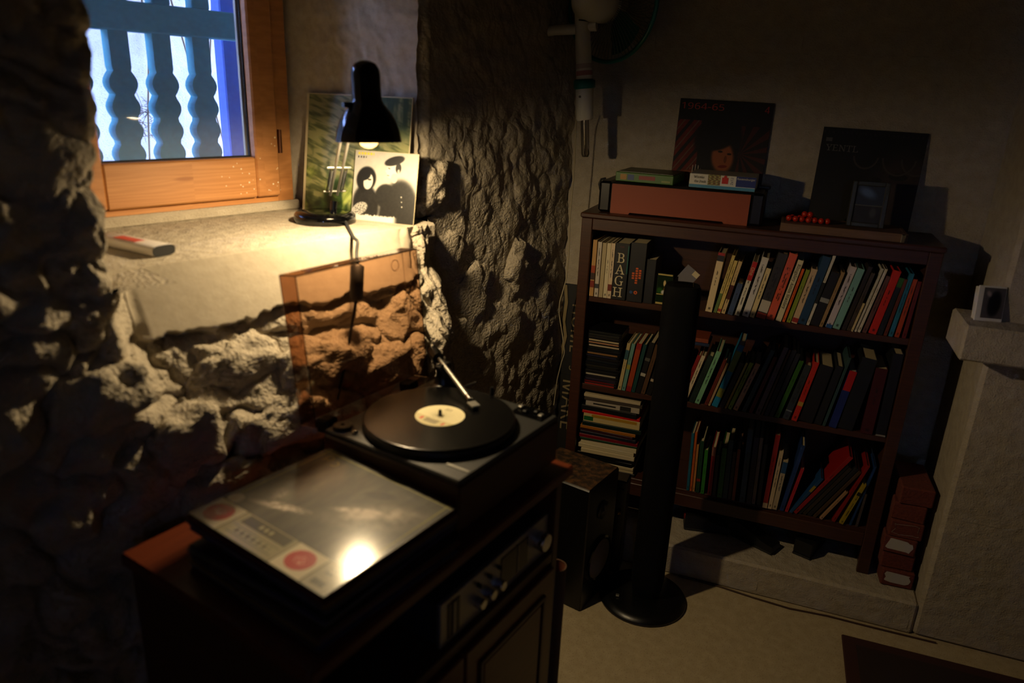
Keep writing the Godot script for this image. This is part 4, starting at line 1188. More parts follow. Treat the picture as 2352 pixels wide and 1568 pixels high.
	part("edge_stripe", Mb.new().box(Vector3(-0.0025, 0.145, 0.0003), Vector3(0.004, 0.10, 0.0006)), mat(Color(0.05, 0.30, 0.27), 0.5), o)
	part("title_mark", Mb.new().box(Vector3(-0.026, 0.190, 0.0003), Vector3(0.016, 0.005, 0.0006)), mat(Color(0.22, 0.06, 0.07), 0.5), o)
	o = book("boxed_set", "black boxed set with orange stencil lettering and two round emblems", "boxed set", 0.054, 0.210, 0.14, bk, -1, 0.0, K(-0.4195, 0.9782, CASE_D + 0.016), "")
	var om := mat(Color(0.72, 0.30, 0.06), 0.6)
	for q in [[-0.038, 0.100, 0.030], [-0.026, 0.100, 0.062], [-0.0145, 0.108, 0.040]]:
		for k in int(q[2] / 0.0085):
			part("stencil_mark", Mb.new().box(Vector3(q[0], q[1] - q[2] / 2.0 + 0.0085 * k, 0.0003), Vector3(0.0085, 0.006, 0.0006)), om, o)
	var fwd := Basis(Vector3.RIGHT, Vector3.BACK, Vector3.DOWN)
	part("emblem", Mb.new().lathe([Vector2(0.0055, 0.0), Vector2(0.0055, 0.0006), Vector2(0.0, 0.0006)], 20, Vector3(-0.040, 0.034, 0.0), fwd, false), mat(Color(0.14, 0.26, 0.42), 0.5), o)
	part("emblem", Mb.new().lathe([Vector2(0.0025, 0.0006), Vector2(0.0065, 0.0006), Vector2(0.0065, 0.0)], 20, Vector3(-0.024, 0.034, 0.0), fwd, false), om, o)
	o = book("boxed_set", "shorter plain black box right of the boxed set with emblems", "box", 0.031, 0.157, 0.14, Color(0.05, 0.05, 0.052), -1, 0.0, K(-0.383, 0.9782, CASE_D + 0.020), "")
	o = thing("picture_card", "small framed card with a figure on green between the black boxes and the tower fan", "picture", K(-0.347, 0.9785, CASE_D + 0.026), BOOK_TURN)
	part("board", Mb.new().box(Vector3(0, 0.056, -0.002), Vector3(0.054, 0.112, 0.004), 0.0005), mat(Color(0.05, 0.10, 0.05), 0.4), o)
	part("card_print", sheet(0.050, 0.108, Vector3(0, 0.056, 0.0004)), print_mat(paint(64, 128, func(x: float, y: float) -> Color:
		var c := Color(0.05, 0.12, 0.05)
		c = c.lerp(Color(0.14, 0.30, 0.10), blob(x, y, 0.2, 0.55, 0.2, 0.1, 0.0, 0.5))
		c = c.lerp(Color(0.55, 0.36, 0.10), blob(x, y, 0.62, 0.52, 0.16, 0.12, 0.0, 0.4))
		c = c.lerp(Color(0.80, 0.70, 0.50), blob(x, y, 0.5, 0.30, 0.09, 0.10, 0.0, 0.3))
		c = c.lerp(Color(0.75, 0.74, 0.72), blob(x, y, 0.45, 0.60, 0.14, 0.07, 0.0, 0.4))
		if y < 0.05 or band(y, 0.66, 0.69) > 0.5 or y > 0.94: c = Color(0.70, 0.62, 0.38)
		return c), 0.3), o)
	o = thing("paper_sheet", "grey folded sheet of paper propped behind the small framed card", "paper", K(-0.312, 0.978, CASE_D + 0.055), BOOK_TURN)
	o.rotation_degrees.z = -35.0
	part("sheet", Mb.new().box(Vector3(-0.03, 0.075, 0), Vector3(0.055, 0.13, 0.001)), mat(Color(0.40, 0.39, 0.42), 0.8), o)
	part("folded_corner", Mb.new().box(Vector3(-0.014, 0.130, 0.001), Vector3(0.022, 0.018, 0.001)), M.cream, o)
	# middle shelf
	row([
		[-0.474, 0.0125, 0.186, 6.0, 0.018, Color(0.66, 0.58, 0.40), 3, "cream paperback with a blue green upper part beside the disc stack", [[0.66, 0.86, Color(0.16, 0.28, 0.30)]]],
		[-0.459, 0.0125, 0.187, 6.4, 0.018, Color(0.34, 0.50, 0.46), 3, "pale teal paperback with a yellow band at the middle", [[0.46, 0.56, Color(0.56, 0.52, 0.2)]]],
		[-0.443, 0.018, 0.191, 7.0, 0.018, Color(0.55, 0.20, 0.05), -1, "orange paperback with red ends on the middle shelf", [[0.0, 0.11, Color(0.48, 0.05, 0.04)], [0.88, 1.0, Color(0.48, 0.05, 0.04)]]],
		[-0.423, 0.0125, 0.192, 8.0, 0.018, Color(0.06, 0.22, 0.21), 3, "dark teal paperback right of the orange and red one"],
		[-0.408, 0.018, 0.203, 9.4, 0.018, bk, -1, "black paperback with a small white square low on its spine", [[0.34, 0.40, Color(0.62, 0.60, 0.54)], [0.64, 0.70, Color(0.3, 0.3, 0.28)]]],
		[-0.388, 0.0145, 0.198, 10.0, 0.018, Color(0.30, 0.20, 0.12), 3, "brown paperback between two black ones on the middle shelf"],
		[-0.369, 0.018, 0.207, 11.0, 0.018, bk, -1, "black paperback with a white band low on its spine", [[0.26, 0.31, Color(0.66, 0.60, 0.52)]]],
		[-0.347, 0.012, 0.160, 12.5, 0.018, Color(0.66, 0.54, 0.34), 0, "tan paperback left of the tower fan on the middle shelf"],
		[-0.333, 0.016, 0.190, 12.8, 0.018, Color(0.07, 0.06, 0.055), 3, "dark paperback partly behind the tower fan"],
		[-0.250, 0.012, 0.185, 14.0, 0.018, Color(0.48, 0.07, 0.05), 3, "red paperback just behind the tower fan's right edge"],
		[-0.236, 0.013, 0.186, 14.0, 0.018, Color(0.74, 0.68, 0.56), 0, "white paperback beside the red one behind the tower fan"],
		[-0.215, 0.018, 0.190, 14.0, 0.018, Color(0.06, 0.13, 0.09), 2, "dark green paperback left of the mint one"],
		[-0.194, 0.016, 0.211, 14.0, 0.016, Color(0.42, 0.62, 0.48), 0, "mint green paperback on the middle shelf"],
		[-0.160, 0.011, 0.184, 14.0, 0.018, Color(0.36, 0.11, 0.06), 3, "russet paperback left of the bright teal book"],
		[-0.1465, 0.007, 0.173, 14.0, 0.018, Color(0.62, 0.50, 0.36), 3, "thin beige paperback against the bright teal book"],
		[-0.135, 0.020, 0.247, 14.2, 0.016, Color(0.06, 0.42, 0.58), -1, "tall bright teal book with yellow lettering", [[0.16, 0.30, Color(0.45, 0.46, 0.16)], [0.58, 0.90, Color(0.40, 0.46, 0.16)]]],
		[-0.108, 0.015, 0.181, 14.4, 0.020, Color(0.17, 0.13, 0.09), 1, "dark brown paperback right of the bright teal book"],
		[-0.090, 0.007, 0.187, 15.0, 0.018, Color(0.60, 0.52, 0.24), 3, "thin mustard paperback on the middle shelf"],
		[-0.080, 0.013, 0.189, 15.4, 0.018, Color(0.46, 0.54, 0.10), 0, "acid green paperback on the middle shelf"],
		[-0.062, 0.016, 0.190, 15.6, 0.016, Color(0.68, 0.52, 0.42), 0, "flesh pink paperback on the middle shelf"],
		[-0.031, 0.013, 0.246, 14.6, 0.018, Color(0.16, 0.27, 0.31), 3, "tall slate blue book right of the flesh pink one"],
		[-0.008, 0.012, 0.222, 13.4, 0.018, Color(0.32, 0.04, 0.05), 3, "wine red book on the middle shelf"],
		[0.014, 0.015, 0.261, 12.4, 0.016, Color(0.36, 0.32, 0.38), 3, "tall mauve grey book on the middle shelf"],
		[0.033, 0.007, 0.254, 12.4, 0.018, Color(0.26, 0.16, 0.10), 3, "tall thin brown book against the mauve one"],
		[0.043, 0.014, 0.254, 12.4, 0.018, Color(0.06, 0.07, 0.13), 3, "tall navy book, left one of a navy pair"],
		[0.060, 0.013, 0.244, 12.4, 0.018, Color(0.07, 0.08, 0.12), 3, "tall navy book, right one of a navy pair"],
		[0.078, 0.014, 0.220, 12.4, 0.018, Color(0.14, 0.32, 0.06), 3, "grass green book on the middle shelf"],
		[0.104, 0.020, 0.209, 11.4, 0.016, Color(0.13, 0.16, 0.17), 2, "dark grey book with pale lettering along its spine", [[0.15, 0.17, Color(0.4, 0.42, 0.42)]]],
		[0.133, 0.017, 0.223, 9.6, 0.016, Color(0.66, 0.12, 0.03), 3, "bright vermilion book with a yellow flash low on its spine", [[0.26, 0.33, Color(0.62, 0.50, 0.2)]]],
		[0.157, 0.042, 0.213, 9.0, 0.020, bk, -1, "very thick black book on the middle shelf"],
		[0.206, 0.022, 0.220, 8.8, 0.020, Color(0.06, 0.075, 0.085), -1, "black book with a thin framed title panel"],
		[0.233, 0.008, 0.255, 8.6, 0.018, Color(0.15, 0.25, 0.27), 3, "tall thin slate green book left of the red and blue one"],
		[0.252, 0.023, 0.210, 8.0, 0.016, Color(0.06, 0.13, 0.38), -1, "blue guide with a red top and two white round emblems", [[0.66, 1.0, Color(0.60, 0.06, 0.05)]]],
		[0.280, 0.045, 0.259, 7.0, 0.018, Color(0.035, 0.05, 0.05), -1, "very thick black book with a tiny white emblem near its top"],
		[0.352, 0.035, 0.233, 1.0, 0.016, Color(0.22, 0.02, 0.03), 3, "thick dark crimson book near the end of the middle shelf"],
		[0.397, 0.029, 0.290, 0.0, 0.016, Color(0.035, 0.04, 0.055), 1, "tall black book with faint red lettering at the shelf end", [[0.0, 0.02, Color(0.5, 0.48, 0.44)]]],
	], 0.636, "books on the middle shelf")
	# lower shelf
	row([
		[-0.181, 0.0095, 0.234, -2.0, 0.020, Color(0.07, 0.33, 0.42), 3, "teal blue book first right of the tower fan on the bottom shelf"],
		[-0.169, 0.008, 0.241, -2.0, 0.020, Color(0.66, 0.30, 0.06), 3, "tall orange book on the bottom shelf"],
		[-0.159, 0.0075, 0.192, -2.0, 0.022, Color(0.66, 0.44, 0.22), 3, "pale apricot book on the bottom shelf"],
		[-0.148, 0.0135, 0.210, -2.0, 0.020, Color(0.05, 0.20, 0.12), 1, "dark green book with a red mark near its foot", [[0.22, 0.27, Color(0.5, 0.08, 0.06)]]],
		[-0.129, 0.012, 0.179, -2.0, 0.018, Color(0.14, 0.42, 0.12), 3, "bright green book on the bottom shelf"],
		[-0.104, 0.0135, 0.196, -2.0, 0.018, Color(0.58, 0.12, 0.16), 3, "rose red book with a paler top on the bottom shelf", [[0.82, 1.0, Color(0.62, 0.40, 0.34)]]],
		[-0.087, 0.011, 0.167, -2.0, 0.020, Color(0.13, 0.09, 0.12), 3, "small plum dark book on the bottom shelf"],
		[-0.069, 0.0165, 0.200, -2.0, 0.018, Color(0.13, 0.40, 0.10), 3, "leaf green book beside the teal one on the bottom shelf"],
		[-0.050, 0.016, 0.235, -2.0, 0.020, Color(0.06, 0.19, 0.21), 3, "deep teal book right of the leaf green one"],
		[-0.031, 0.011, 0.192, -2.0, 0.020, Color(0.18, 0.10, 0.14), 1, "maroon book left of the amber one on the bottom shelf"],
		[-0.017, 0.010, 0.206, -2.0, 0.018, Color(0.48, 0.19, 0.05), 3, "amber brown book on the bottom shelf"],
		[0.010, 0.018, 0.290, -2.0, 0.018, Color(0.13, 0.25, 0.30), 3, "very tall steel blue book on the bottom shelf"],
		[0.034, 0.017, 0.264, -2.0, 0.018, Color(0.06, 0.055, 0.11), 1, "tall midnight blue book on the bottom shelf"],
		[0.053, 0.011, 0.265, -2.0, 0.022, Color(0.42, 0.37, 0.34), 3, "tall greyish beige book on the bottom shelf"],
		[0.070, 0.012, 0.243, -2.0, 0.022, Color(0.09, 0.11, 0.13), 3, "black slate book left of the red and cream one"],
		[0.090, 0.016, 0.290, 0.5, 0.014, Color(0.50, 0.06, 0.04), 3, "very tall red book with a cream foot", [[0.0, 0.07, Color(0.66, 0.58, 0.48)]]],
		[0.109, 0.013, 0.231, 1.4, 0.014, Color(0.70, 0.62, 0.50), 0, "cream white paperback beside the very tall red book"],
		[0.123, 0.016, 0.200, 2.6, 0.016, Color(0.62, 0.56, 0.46), 0, "pale grey book with a blue square at its top", [[0.74, 0.96, Color(0.08, 0.24, 0.40)]]],
		[0.149, 0.013, 0.268, 6.7, 0.018, Color(0.05, 0.17, 0.36), 3, "royal blue book leaning on the bottom shelf"],
		[0.167, 0.010, 0.180, 8.5, 0.018, Color(0.62, 0.09, 0.14), 3, "small raspberry book leaning beside the royal blue one"],
		[0.180, 0.009, 0.175, 27.0, 0.016, Color(0.07, 0.24, 0.42), -1, "blue and yellow book slumped over on the bottom shelf", [[0.62, 0.78, Color(0.55, 0.48, 0.12)]]],
		[0.191, 0.013, 0.290, 29.0, 0.018, Color(0.52, 0.05, 0.04), 3, "long red book slumped far over on the bottom shelf"],
		[0.208, 0.010, 0.250, 29.0, 0.022, Color(0.10, 0.11, 0.11), 3, "slumped charcoal book just right of the long red one"],
		[0.222, 0.012, 0.240, 29.0, 0.024, Color(0.16, 0.13, 0.08), 3, "slumped olive brown book on the bottom shelf"],
		[0.239, 0.012, 0.245, 29.0, 0.022, Color(0.09, 0.09, 0.10), 3, "slumped grey black book on the bottom shelf"],
		[0.258, 0.010, 0.235, 28.5, 0.020, Color(0.24, 0.17, 0.09), 3, "slumped tan brown book on the bottom shelf"],
		[0.280, 0.009, 0.140, 27.0, 0.016, Color(0.60, 0.46, 0.34), 3, "short beige booklet slumped on the bottom shelf"],
		[0.322, 0.010, 0.246, 16.6, 0.018, Color(0.50, 0.05, 0.03), 3, "scarlet book leaning right on the bottom shelf"],
		[0.346, 0.012, 0.172, 15.4, 0.014, Color(0.58, 0.50, 0.08), 1, "yellow book with a black crest leaning on the bottom shelf", [[0.72, 0.80, Color(0.08, 0.07, 0.03)]]],
		[0.374, 0.006, 0.240, 9.0, 0.020, Color(0.05, 0.19, 0.38), 3, "thin blue book leaning at the end of the bottom shelf"],
		[0.392, 0.007, 0.130, 3.0, 0.020, Color(0.26, 0.22, 0.20), 3, "small taupe book last on the bottom shelf"],
	], 0.285, "books on the bottom shelf")
	# lettering that can be read
	flat_text("lettering", "One", 0.011, Vector3(-0.0075, 0.158, 0.0008), M.cream, get_node("book_005"), Basis(Vector3.BACK, deg_to_rad(-90.0)))
	flat_text("lettering", "Kingsley Amis Stanley", 0.009, Vector3(-0.0085, 0.122, 0.0008), M.ink, get_node("book_010"), Basis(Vector3.BACK, deg_to_rad(-90.0)), true, 0.155)
	# flat things lying on top of the middle row
	o = thing("flat_book", "orange spined book lying flat on top of the middle row", "book", K(-0.205, 0.852, CASE_D + 0.075), BOOK_TURN)
	part("cover", Mb.new().box(Vector3(0, 0.018, 0), Vector3(0.06, 0.014, 0.10), 0.001), mat(Color(0.45, 0.19, 0.06), 0.6), o)
	part("under_cover", Mb.new().box(Vector3(0.002, 0.005, 0.002), Vector3(0.066, 0.010, 0.105), 0.001), mat(Color(0.05, 0.12, 0.24), 0.6), o)
	# stack of discs
	rng.seed = 31
	var y := 0.636
	var cols := [Color(0.55, 0.16, 0.12), Color(0.36, 0.06, 0.05), Color(0.16, 0.12, 0.2), Color(0.10, 0.09, 0.13), Color(0.62, 0.58, 0.50), Color(0.08, 0.08, 0.08), Color(0.05, 0.05, 0.05), Color(0.14, 0.13, 0.09), Color(0.06, 0.06, 0.07), Color(0.07, 0.09, 0.12), Color(0.08, 0.07, 0.07), Color(0.12, 0.12, 0.2), Color(0.50, 0.36, 0.22), Color(0.06, 0.06, 0.07), Color(0.08, 0.1, 0.1), Color(0.66, 0.60, 0.50), Color(0.60, 0.44, 0.32), Color(0.66, 0.60, 0.46), Color(0.14, 0.13, 0.12), Color(0.16, 0.16, 0.14), Color(0.10, 0.11, 0.10)]
	var dm := {}
	for i in cols.size():
		var c: Color = cols[i]
		var lum := c.get_luminance()
		var what := "dark disc case in the stack of disc cases on the middle shelf"
		if i == 0: what = "red and cream disc case at the foot of the disc stack"
		elif i == 1: what = "dark red disc case second from the foot of the disc stack"
		elif i == 4: what = "white spined disc case fifth from the foot of the disc stack"
		elif i == 12: what = "orange spined disc case in the middle of the disc stack"
		elif lum > 0.3: what = "pale spined disc case near the top of the disc stack"
		var nth := ["lowest", "second", "third", "fourth", "fifth", "sixth", "seventh", "eighth", "ninth", "tenth", "eleventh", "twelfth", "thirteenth", "fourteenth", "fifteenth", "sixteenth", "seventeenth", "eighteenth", "nineteenth", "twentieth", "topmost"]
		var solo := i in [0, 1, 4, 12]
		if not solo: what = "%s spined disc case, %s counting up from the foot of the stack" % ["pale" if lum > 0.3 else "dark", nth[i]]
		if i == 20: what = "dark disc case lying on top of the disc stack"
		var th := 0.0102
		var jx := rng.randf_range(-0.003, 0.003) + 0.002 * (i / 21.0)
		var d := thing("disc_case", what, "disc case", K(-0.540 + jx, y, CASE_D + 0.016 + 0.063 + rng.randf_range(0.0, 0.004)), BOOK_TURN + rng.randf_range(-1.5, 1.5), "" if solo else ("pale disc cases in the stack" if lum > 0.3 else "dark disc cases in the stack"))
		part("case", Mb.new().box(Vector3(0, th / 2.0, 0), Vector3(0.124, th - 0.0004, 0.124), 0.0008), M.black, d)
		if not dm.has(c): dm[c] = mat(c, 0.35)
		part("spine_paper", Mb.new().box(Vector3(-0.002, th / 2.0, 0.0622), Vector3(0.112, th * 0.55, 0.0006)), dm[c], d)
		y += th
	# magazines lying in a pile on the bottom shelf
	var mg := [[Color(0.06, 0.06, 0.06), 0.008, "black"], [Color(0.72, 0.66, 0.52), 0.009, "ivory"], [Color(0.72, 0.66, 0.52), 0.008, "ivory"], [Color(0.05, 0.06, 0.055), 0.012, "black"], [Color(0.05, 0.05, 0.05), 0.010, "black"], [Color(0.74, 0.68, 0.54), 0.012, "ivory"], [Color(0.74, 0.69, 0.56), 0.012, "ivory"], [Color(0.76, 0.71, 0.58), 0.014, "ivory"], [Color(0.10, 0.22, 0.12), 0.006, "green"], [Color(0.42, 0.05, 0.09), 0.010, "crimson"], [Color(0.10, 0.10, 0.15), 0.009, "inky blue"], [Color(0.20, 0.09, 0.12), 0.008, "plum"], [Color(0.60, 0.36, 0.06), 0.009, "amber"], [Color(0.05, 0.12, 0.08), 0.012, "bottle green"], [Color(0.72, 0.64, 0.44), 0.024, "cream and yellow"], [Color(0.72, 0.10, 0.03), 0.008, "bright red"], [Color(0.07, 0.07, 0.07), 0.014, "black"], [Color(0.62, 0.58, 0.52), 0.016, "white"], [Color(0.24, 0.21, 0.18), 0.010, "taupe"], [Color(0.68, 0.62, 0.50), 0.008, "pale"]]
	y = 0.285
	for i in mg.size():
		var q: Array = mg[i]
		var th: float = q[1] * 1.42
		var wide := 0.215 + rng.randf_range(-0.012, 0.012)
		var nm := "%s magazine in the pile on the bottom shelf" % q[2]
		var dup: bool = q[2] == "black" or q[2] == "ivory"
		if q[2] == "black" and i < 17: nm = ["black magazine at the very bottom of the magazine pile", "", "", "black magazine resting on the two lowest ivory ones", "black magazine under three ivory ones in the pile"][i] if i < 5 else "black magazine just above the bright red folder in the pile"
		if q[2] == "ivory": nm = {1: "ivory magazine on the lowest black one in the pile", 2: "ivory magazine second of the lowest ivory pair", 5: "ivory magazine lowest of the three together in the pile", 6: "ivory magazine middle of the three together in the pile", 7: "ivory magazine uppermost of the three together in the pile"}[i]
		if q[2] == "bright red": nm = "bright red folder between the magazines on the bottom shelf"
		if q[2] == "cream and yellow": nm = "thick cream and yellow catalogue with a green corner in the magazine pile"
		if q[2] == "pale": nm = "pale magazine on top of the pile on the bottom shelf"
		var d := thing("magazine", nm, "magazine", K(-0.497 + rng.randf_range(-0.006, 0.010), y, CASE_D + 0.125 + rng.randf_range(0.0, 0.008)), BOOK_TURN + rng.randf_range(-2.0, 2.0), ("%s magazines in the pile" % q[2]) if dup else "")
		part("cover", Mb.new().box(Vector3(0, th / 2.0, 0), Vector3(wide, th - 0.0004, 0.20), 0.001), mat(q[0], 0.4), d)
		if i == 14:
			part("corner_tag", Mb.new().box(Vector3(-wide / 2.0 + 0.02, th * 0.40, 0.1002), Vector3(0.036, th * 0.5, 0.0006)), mat(Color(0.06, 0.32, 0.14), 0.5), d)
			part("title_strip", Mb.new().box(Vector3(0.01, th * 0.78, 0.1002), Vector3(wide * 0.8, th * 0.34, 0.0006)), mat(Color(0.62, 0.46, 0.08), 0.5), d)
		if i == 17:
			part("title_strip", Mb.new().box(Vector3(-0.03, th * 0.5, 0.1002), Vector3(wide * 0.42, th * 0.25, 0.0006)), M.ink, d)
			part("title_strip", Mb.new().box(Vector3(0.05, th * 0.5, 0.1002), Vector3(wide * 0.2, th * 0.8, 0.0006)), M.ink, d)
		y += th

func build_case_top() -> void:
	# long box: rust front between black ends
	var b := thing("long_box", "long low box with a rust brown front and black ends on the bookcase", "box", K(-0.335, CASE_Y, 2.605), BOOK_TURN)
	var hd := 0.105
	part("body", Mb.new().box(Vector3(0, 0.052, 0), Vector3(0.47, 0.098, 2.0 * hd - 0.01), 0.003), M.black_matt, b)
	for sx in [-1.0, 1.0]:
		part("end_cap", Mb.new().box(Vector3(sx * 0.252, 0.054, 0), Vector3(0.044, 0.106, 2.0 * hd), 0.008), M.black, b)
	var pl := PackedVector2Array([Vector2(-0.229, 0.0), Vector2(-0.165, 0.0), Vector2(-0.160, 0.006), Vector2(0.150, 0.006), Vector2(0.155, 0.0), Vector2(0.229, 0.0), Vector2(0.229, 0.100), Vector2(-0.229, 0.100)])
	part("front_panel", Mb.new().prism(pl, hd - 0.006, hd), mat(Color(0.52, 0.22, 0.09), 0.6), b)
	part("strap_ring", Mb.new().tube([Vector3(-0.274, 0.06, 0.02), Vector3(-0.290, 0.066, 0.022), Vector3(-0.296, 0.085, 0.02), Vector3(-0.290, 0.102, 0.018), Vector3(-0.274, 0.106, 0.02)], 0.004, 8), M.black, b)
	part("latch", Mb.new().box(Vector3(0.262, 0.112, -0.06), Vector3(0.04, 0.010, 0.04), 0.003), M.black, b)
	# green game box, lid slightly raised at the back
	var g := thing("game_box", "flat lime green game box lying open-edged on the long box", "box", K(-0.455, CASE_Y + 0.108, 2.61), BOOK_TURN - 3.0)
	part("tray", Mb.new().box(Vector3(0, 0.016, 0), Vector3(0.20, 0.031, 0.19), 0.002), mat(Color(0.20, 0.38, 0.05), 0.45), g)
	part("lid_print", Mb.new().box(Vector3(0, 0.0325, -0.003), Vector3(0.19, 0.002, 0.175)), mat(Color(0.24, 0.26, 0.16), 0.4), g)
	part("picture_patch", Mb.new().box(Vector3(-0.072, 0.016, 0.0953), Vector3(0.022, 0.018, 0.0006)), mat(Color(0.62, 0.45, 0.12), 0.5), g)
	part("picture_patch", Mb.new().box(Vector3(-0.046, 0.016, 0.0953), Vector3(0.022, 0.018, 0.0006)), mat(Color(0.16, 0.26, 0.46), 0.5), g)
	part("title_block", Mb.new().box(Vector3(0.010, 0.017, 0.0953), Vector3(0.056, 0.013, 0.0006)), mat(Color(0.50, 0.05, 0.05), 0.5), g)
	part("sub_title", Mb.new().box(Vector3(0.075, 0.010, 0.0953), Vector3(0.03, 0.006, 0.0006)), mat(Color(0.50, 0.55, 0.30), 0.5), g)
	# jigsaw box
	var j := thing("jigsaw_box", "white and blue jigsaw puzzle box on the long box beside the game box", "box", K(-0.203, CASE_Y + 0.108, 2.60), BOOK_TURN)
	part("box", Mb.new().box(Vector3(0, 0.023, 0), Vector3(0.212, 0.045, 0.17), 0.0015), M.white, j)
	part("blue_field", Mb.new().box(Vector3(0.075, 0.029, 0.0853), Vector3(0.062, 0.033, 0.0006)), mat(Color(0.05, 0.13, 0.42), 0.45), j)
	part("sky_strip", Mb.new().box(Vector3(0, 0.006, 0.0853), Vector3(0.210, 0.010, 0.0006)), mat(Color(0.24, 0.52, 0.66), 0.45), j)
	part("picture_field", sheet(0.040, 0.034, Vector3(-0.026, 0.029, 0.0858)), print_mat(paint(40, 34, func(x: float, y: float) -> Color:
		var k := sin(x * 17.0 + sin(y * 9.0) * 2.0) * cos(y * 15.0)
		return Color(0.20, 0.36, 0.14).lerp(Color(0.66, 0.56, 0.34), clampf(0.5 + k, 0.0, 1.0)) if k > -0.5 else Color(0.5, 0.2, 0.12)), 0.45), j)
	part("puzzle_mark", Mb.new().box(Vector3(0.009, 0.029, 0.0856), Vector3(0.020, 0.020, 0.0008), 0.0), M.red, j)
	part("puzzle_mark", Mb.new().lathe([Vector2(0.005, 0.0), Vector2(0.005, 0.0009), Vector2(0.0, 0.0009)], 14, Vector3(0.009, 0.041, 0.0852), Basis(Vector3.RIGHT, Vector3.BACK, Vector3.DOWN), false), M.red, j)
	flat_text("lettering", "2x12", 0.008, Vector3(0.031, 0.029, 0.0858), mat(Color(0.12, 0.2, 0.45), 0.5), j, Basis(Vector3.BACK, deg_to_rad(90.0)))
	flat_text("lettering", "Ravensburger", 0.0065, Vector3(0.075, 0.038, 0.0860), M.white, j, Basis(), false, 0.056)
	flat_text("lettering", "Winnie", 0.0075, Vector3(-0.075, 0.035, 0.0858), M.ink, j, Basis(), true, 0.034)
	flat_text("lettering", "the Pooh", 0.0075, Vector3(-0.070, 0.021, 0.0858), M.ink, j, Basis(), true, 0.038)
	# two records leaning on the wall
	var s := thing("record_sleeve", "dark record sleeve with orange title digits leaning on the wall behind the long box", "record sleeve", K(-0.245, CASE_Y + 0.070, 2.724), BOOK_TURN)
	s.rotation_degrees = Vector3(-1.2, BOOK_TURN, -0.8)
	part("sleeve", Mb.new().box(Vector3(0, 0.1575, -0.002), Vector3(0.315, 0.315, 0.004), 0.0006), M.black_matt, s)
	part("cover_print", sheet(0.313, 0.313, Vector3(0, 0.1575, 0.0004)), print_mat(umbrella_picture(), 0.75), s)
	flat_text("lettering", "1964-65", 0.021, Vector3(-0.078, 0.292, 0.0009), mat(Color(0.62, 0.17, 0.07), 0.6), s, Basis(), false, 0.145)
	flat_text("lettering", "4", 0.022, Vector3(0.138, 0.292, 0.0009), mat(Color(0.62, 0.10, 0.07), 0.6), s)
	var st := thing("box_stand", "black box end that the dark record sleeve stands on behind the long box", "box", K(-0.245, CASE_Y, 2.722), BOOK_TURN)
	part("slab", Mb.new().box(Vector3(0, 0.0345, 0), Vector3(0.33, 0.069, 0.018), 0.002), M.black_matt, st)
	s = thing("record_sleeve", "black record sleeve with a dim portrait leaning on the wall behind the wooden tray", "record sleeve", K(0.236, CASE_Y + 0.0012, 2.700), BOOK_TURN)
	s.rotation_degrees = Vector3(-6.0, BOOK_TURN, -1.0)
	part("sleeve", Mb.new().box(Vector3(0, 0.1575, -0.002), Vector3(0.315, 0.315, 0.004), 0.0006), M.black_matt, s)
	part("cover_print", sheet(0.313, 0.313, Vector3(0, 0.1575, 0.0004)), print_mat(portrait_picture(), 0.75), s)
	flat_text("lettering", "YENTL", 0.020, Vector3(-0.090, 0.250, 0.0009), mat(Color(0.34, 0.33, 0.30), 0.6), s, Basis(), true, 0.10)
	# wooden tray with beads, small frame
	var t := thing("wooden_tray", "rough wooden slatted tray on the bookcase in front of the black sleeve", "tray", K(0.180, CASE_Y, 2.545), BOOK_TURN)
	part("slat", Mb.new().box(Vector3(0, 0.014, 0.082), Vector3(0.365, 0.026, 0.010), 0.001), M.box_wood, t)
	part("slat", Mb.new().box(Vector3(0, 0.014, -0.082), Vector3(0.365, 0.026, 0.010), 0.001), M.box_wood, t)
	for sx in [-1.0, 1.0]:
		part("end_slat", Mb.new().box(Vector3(sx * 0.177, 0.014, 0), Vector3(0.010, 0.026, 0.154), 0.001), M.box_wood, t)
	part("base_board", Mb.new().box(Vector3(0, 0.003, 0), Vector3(0.344, 0.006, 0.154), 0.001), M.box_wood, t)
	part("cover_board", Mb.new().box(Vector3(0, 0.024, 0), Vector3(0.344, 0.005, 0.154), 0.001), M.box_wood, t)
	var bm := mat(Color(0.66, 0.14, 0.03), 0.35)
	var bead := Mb.new().lathe([Vector2(0.0, -0.0095), Vector2(0.005, -0.0082), Vector2(0.0085, -0.0045), Vector2(0.0095, 0.0), Vector2(0.0085, 0.0045), Vector2(0.005, 0.0082), Vector2(0.0, 0.0095)], 16).done()
	var n := thing("bead_necklace", "heap of orange beads lying on the wooden tray", "necklace", K(0.065, CASE_Y + 0.027, 2.515), BOOK_TURN)
	var bp := [[-0.045, 0, 0], [-0.025, 0, 0.006], [-0.006, 0, 0.0], [0.014, 0, 0.007], [0.033, 0, 0.001], [0.052, 0, 0.006], [0.071, 0, 0.0], [-0.035, 0, -0.02], [-0.013, 0, -0.022], [0.010, 0, -0.018], [0.030, 0, -0.021], [0.0, 1, -0.008], [0.017, 1, -0.006]]
	for q in bp:
		var m := part("bead", bead, bm, n)
		m.position = Vector3(q[0], 0.0096 + 0.0155 * q[1], q[2])
	var fr := thing("photo_frame", "small dark photo frame standing on the wooden tray before the black sleeve", "photo frame", K(0.245, CASE_Y + 0.0268, 2.535), BOOK_TURN)
	fr.rotation_degrees.x = -8.0
	var fm := mat(Color(0.20, 0.19, 0.11), 0.4, 0.3)
	for sx in [-1.0, 1.0]:
		part("frame_side", Mb.new().box(Vector3(sx * 0.047, 0.070, 0), Vector3(0.014, 0.14, 0.012), 0.002), fm, fr)
		part("frame_bar", Mb.new().box(Vector3(0, 0.070 + sx * 0.063, 0), Vector3(0.080, 0.014, 0.012), 0.002), fm, fr)
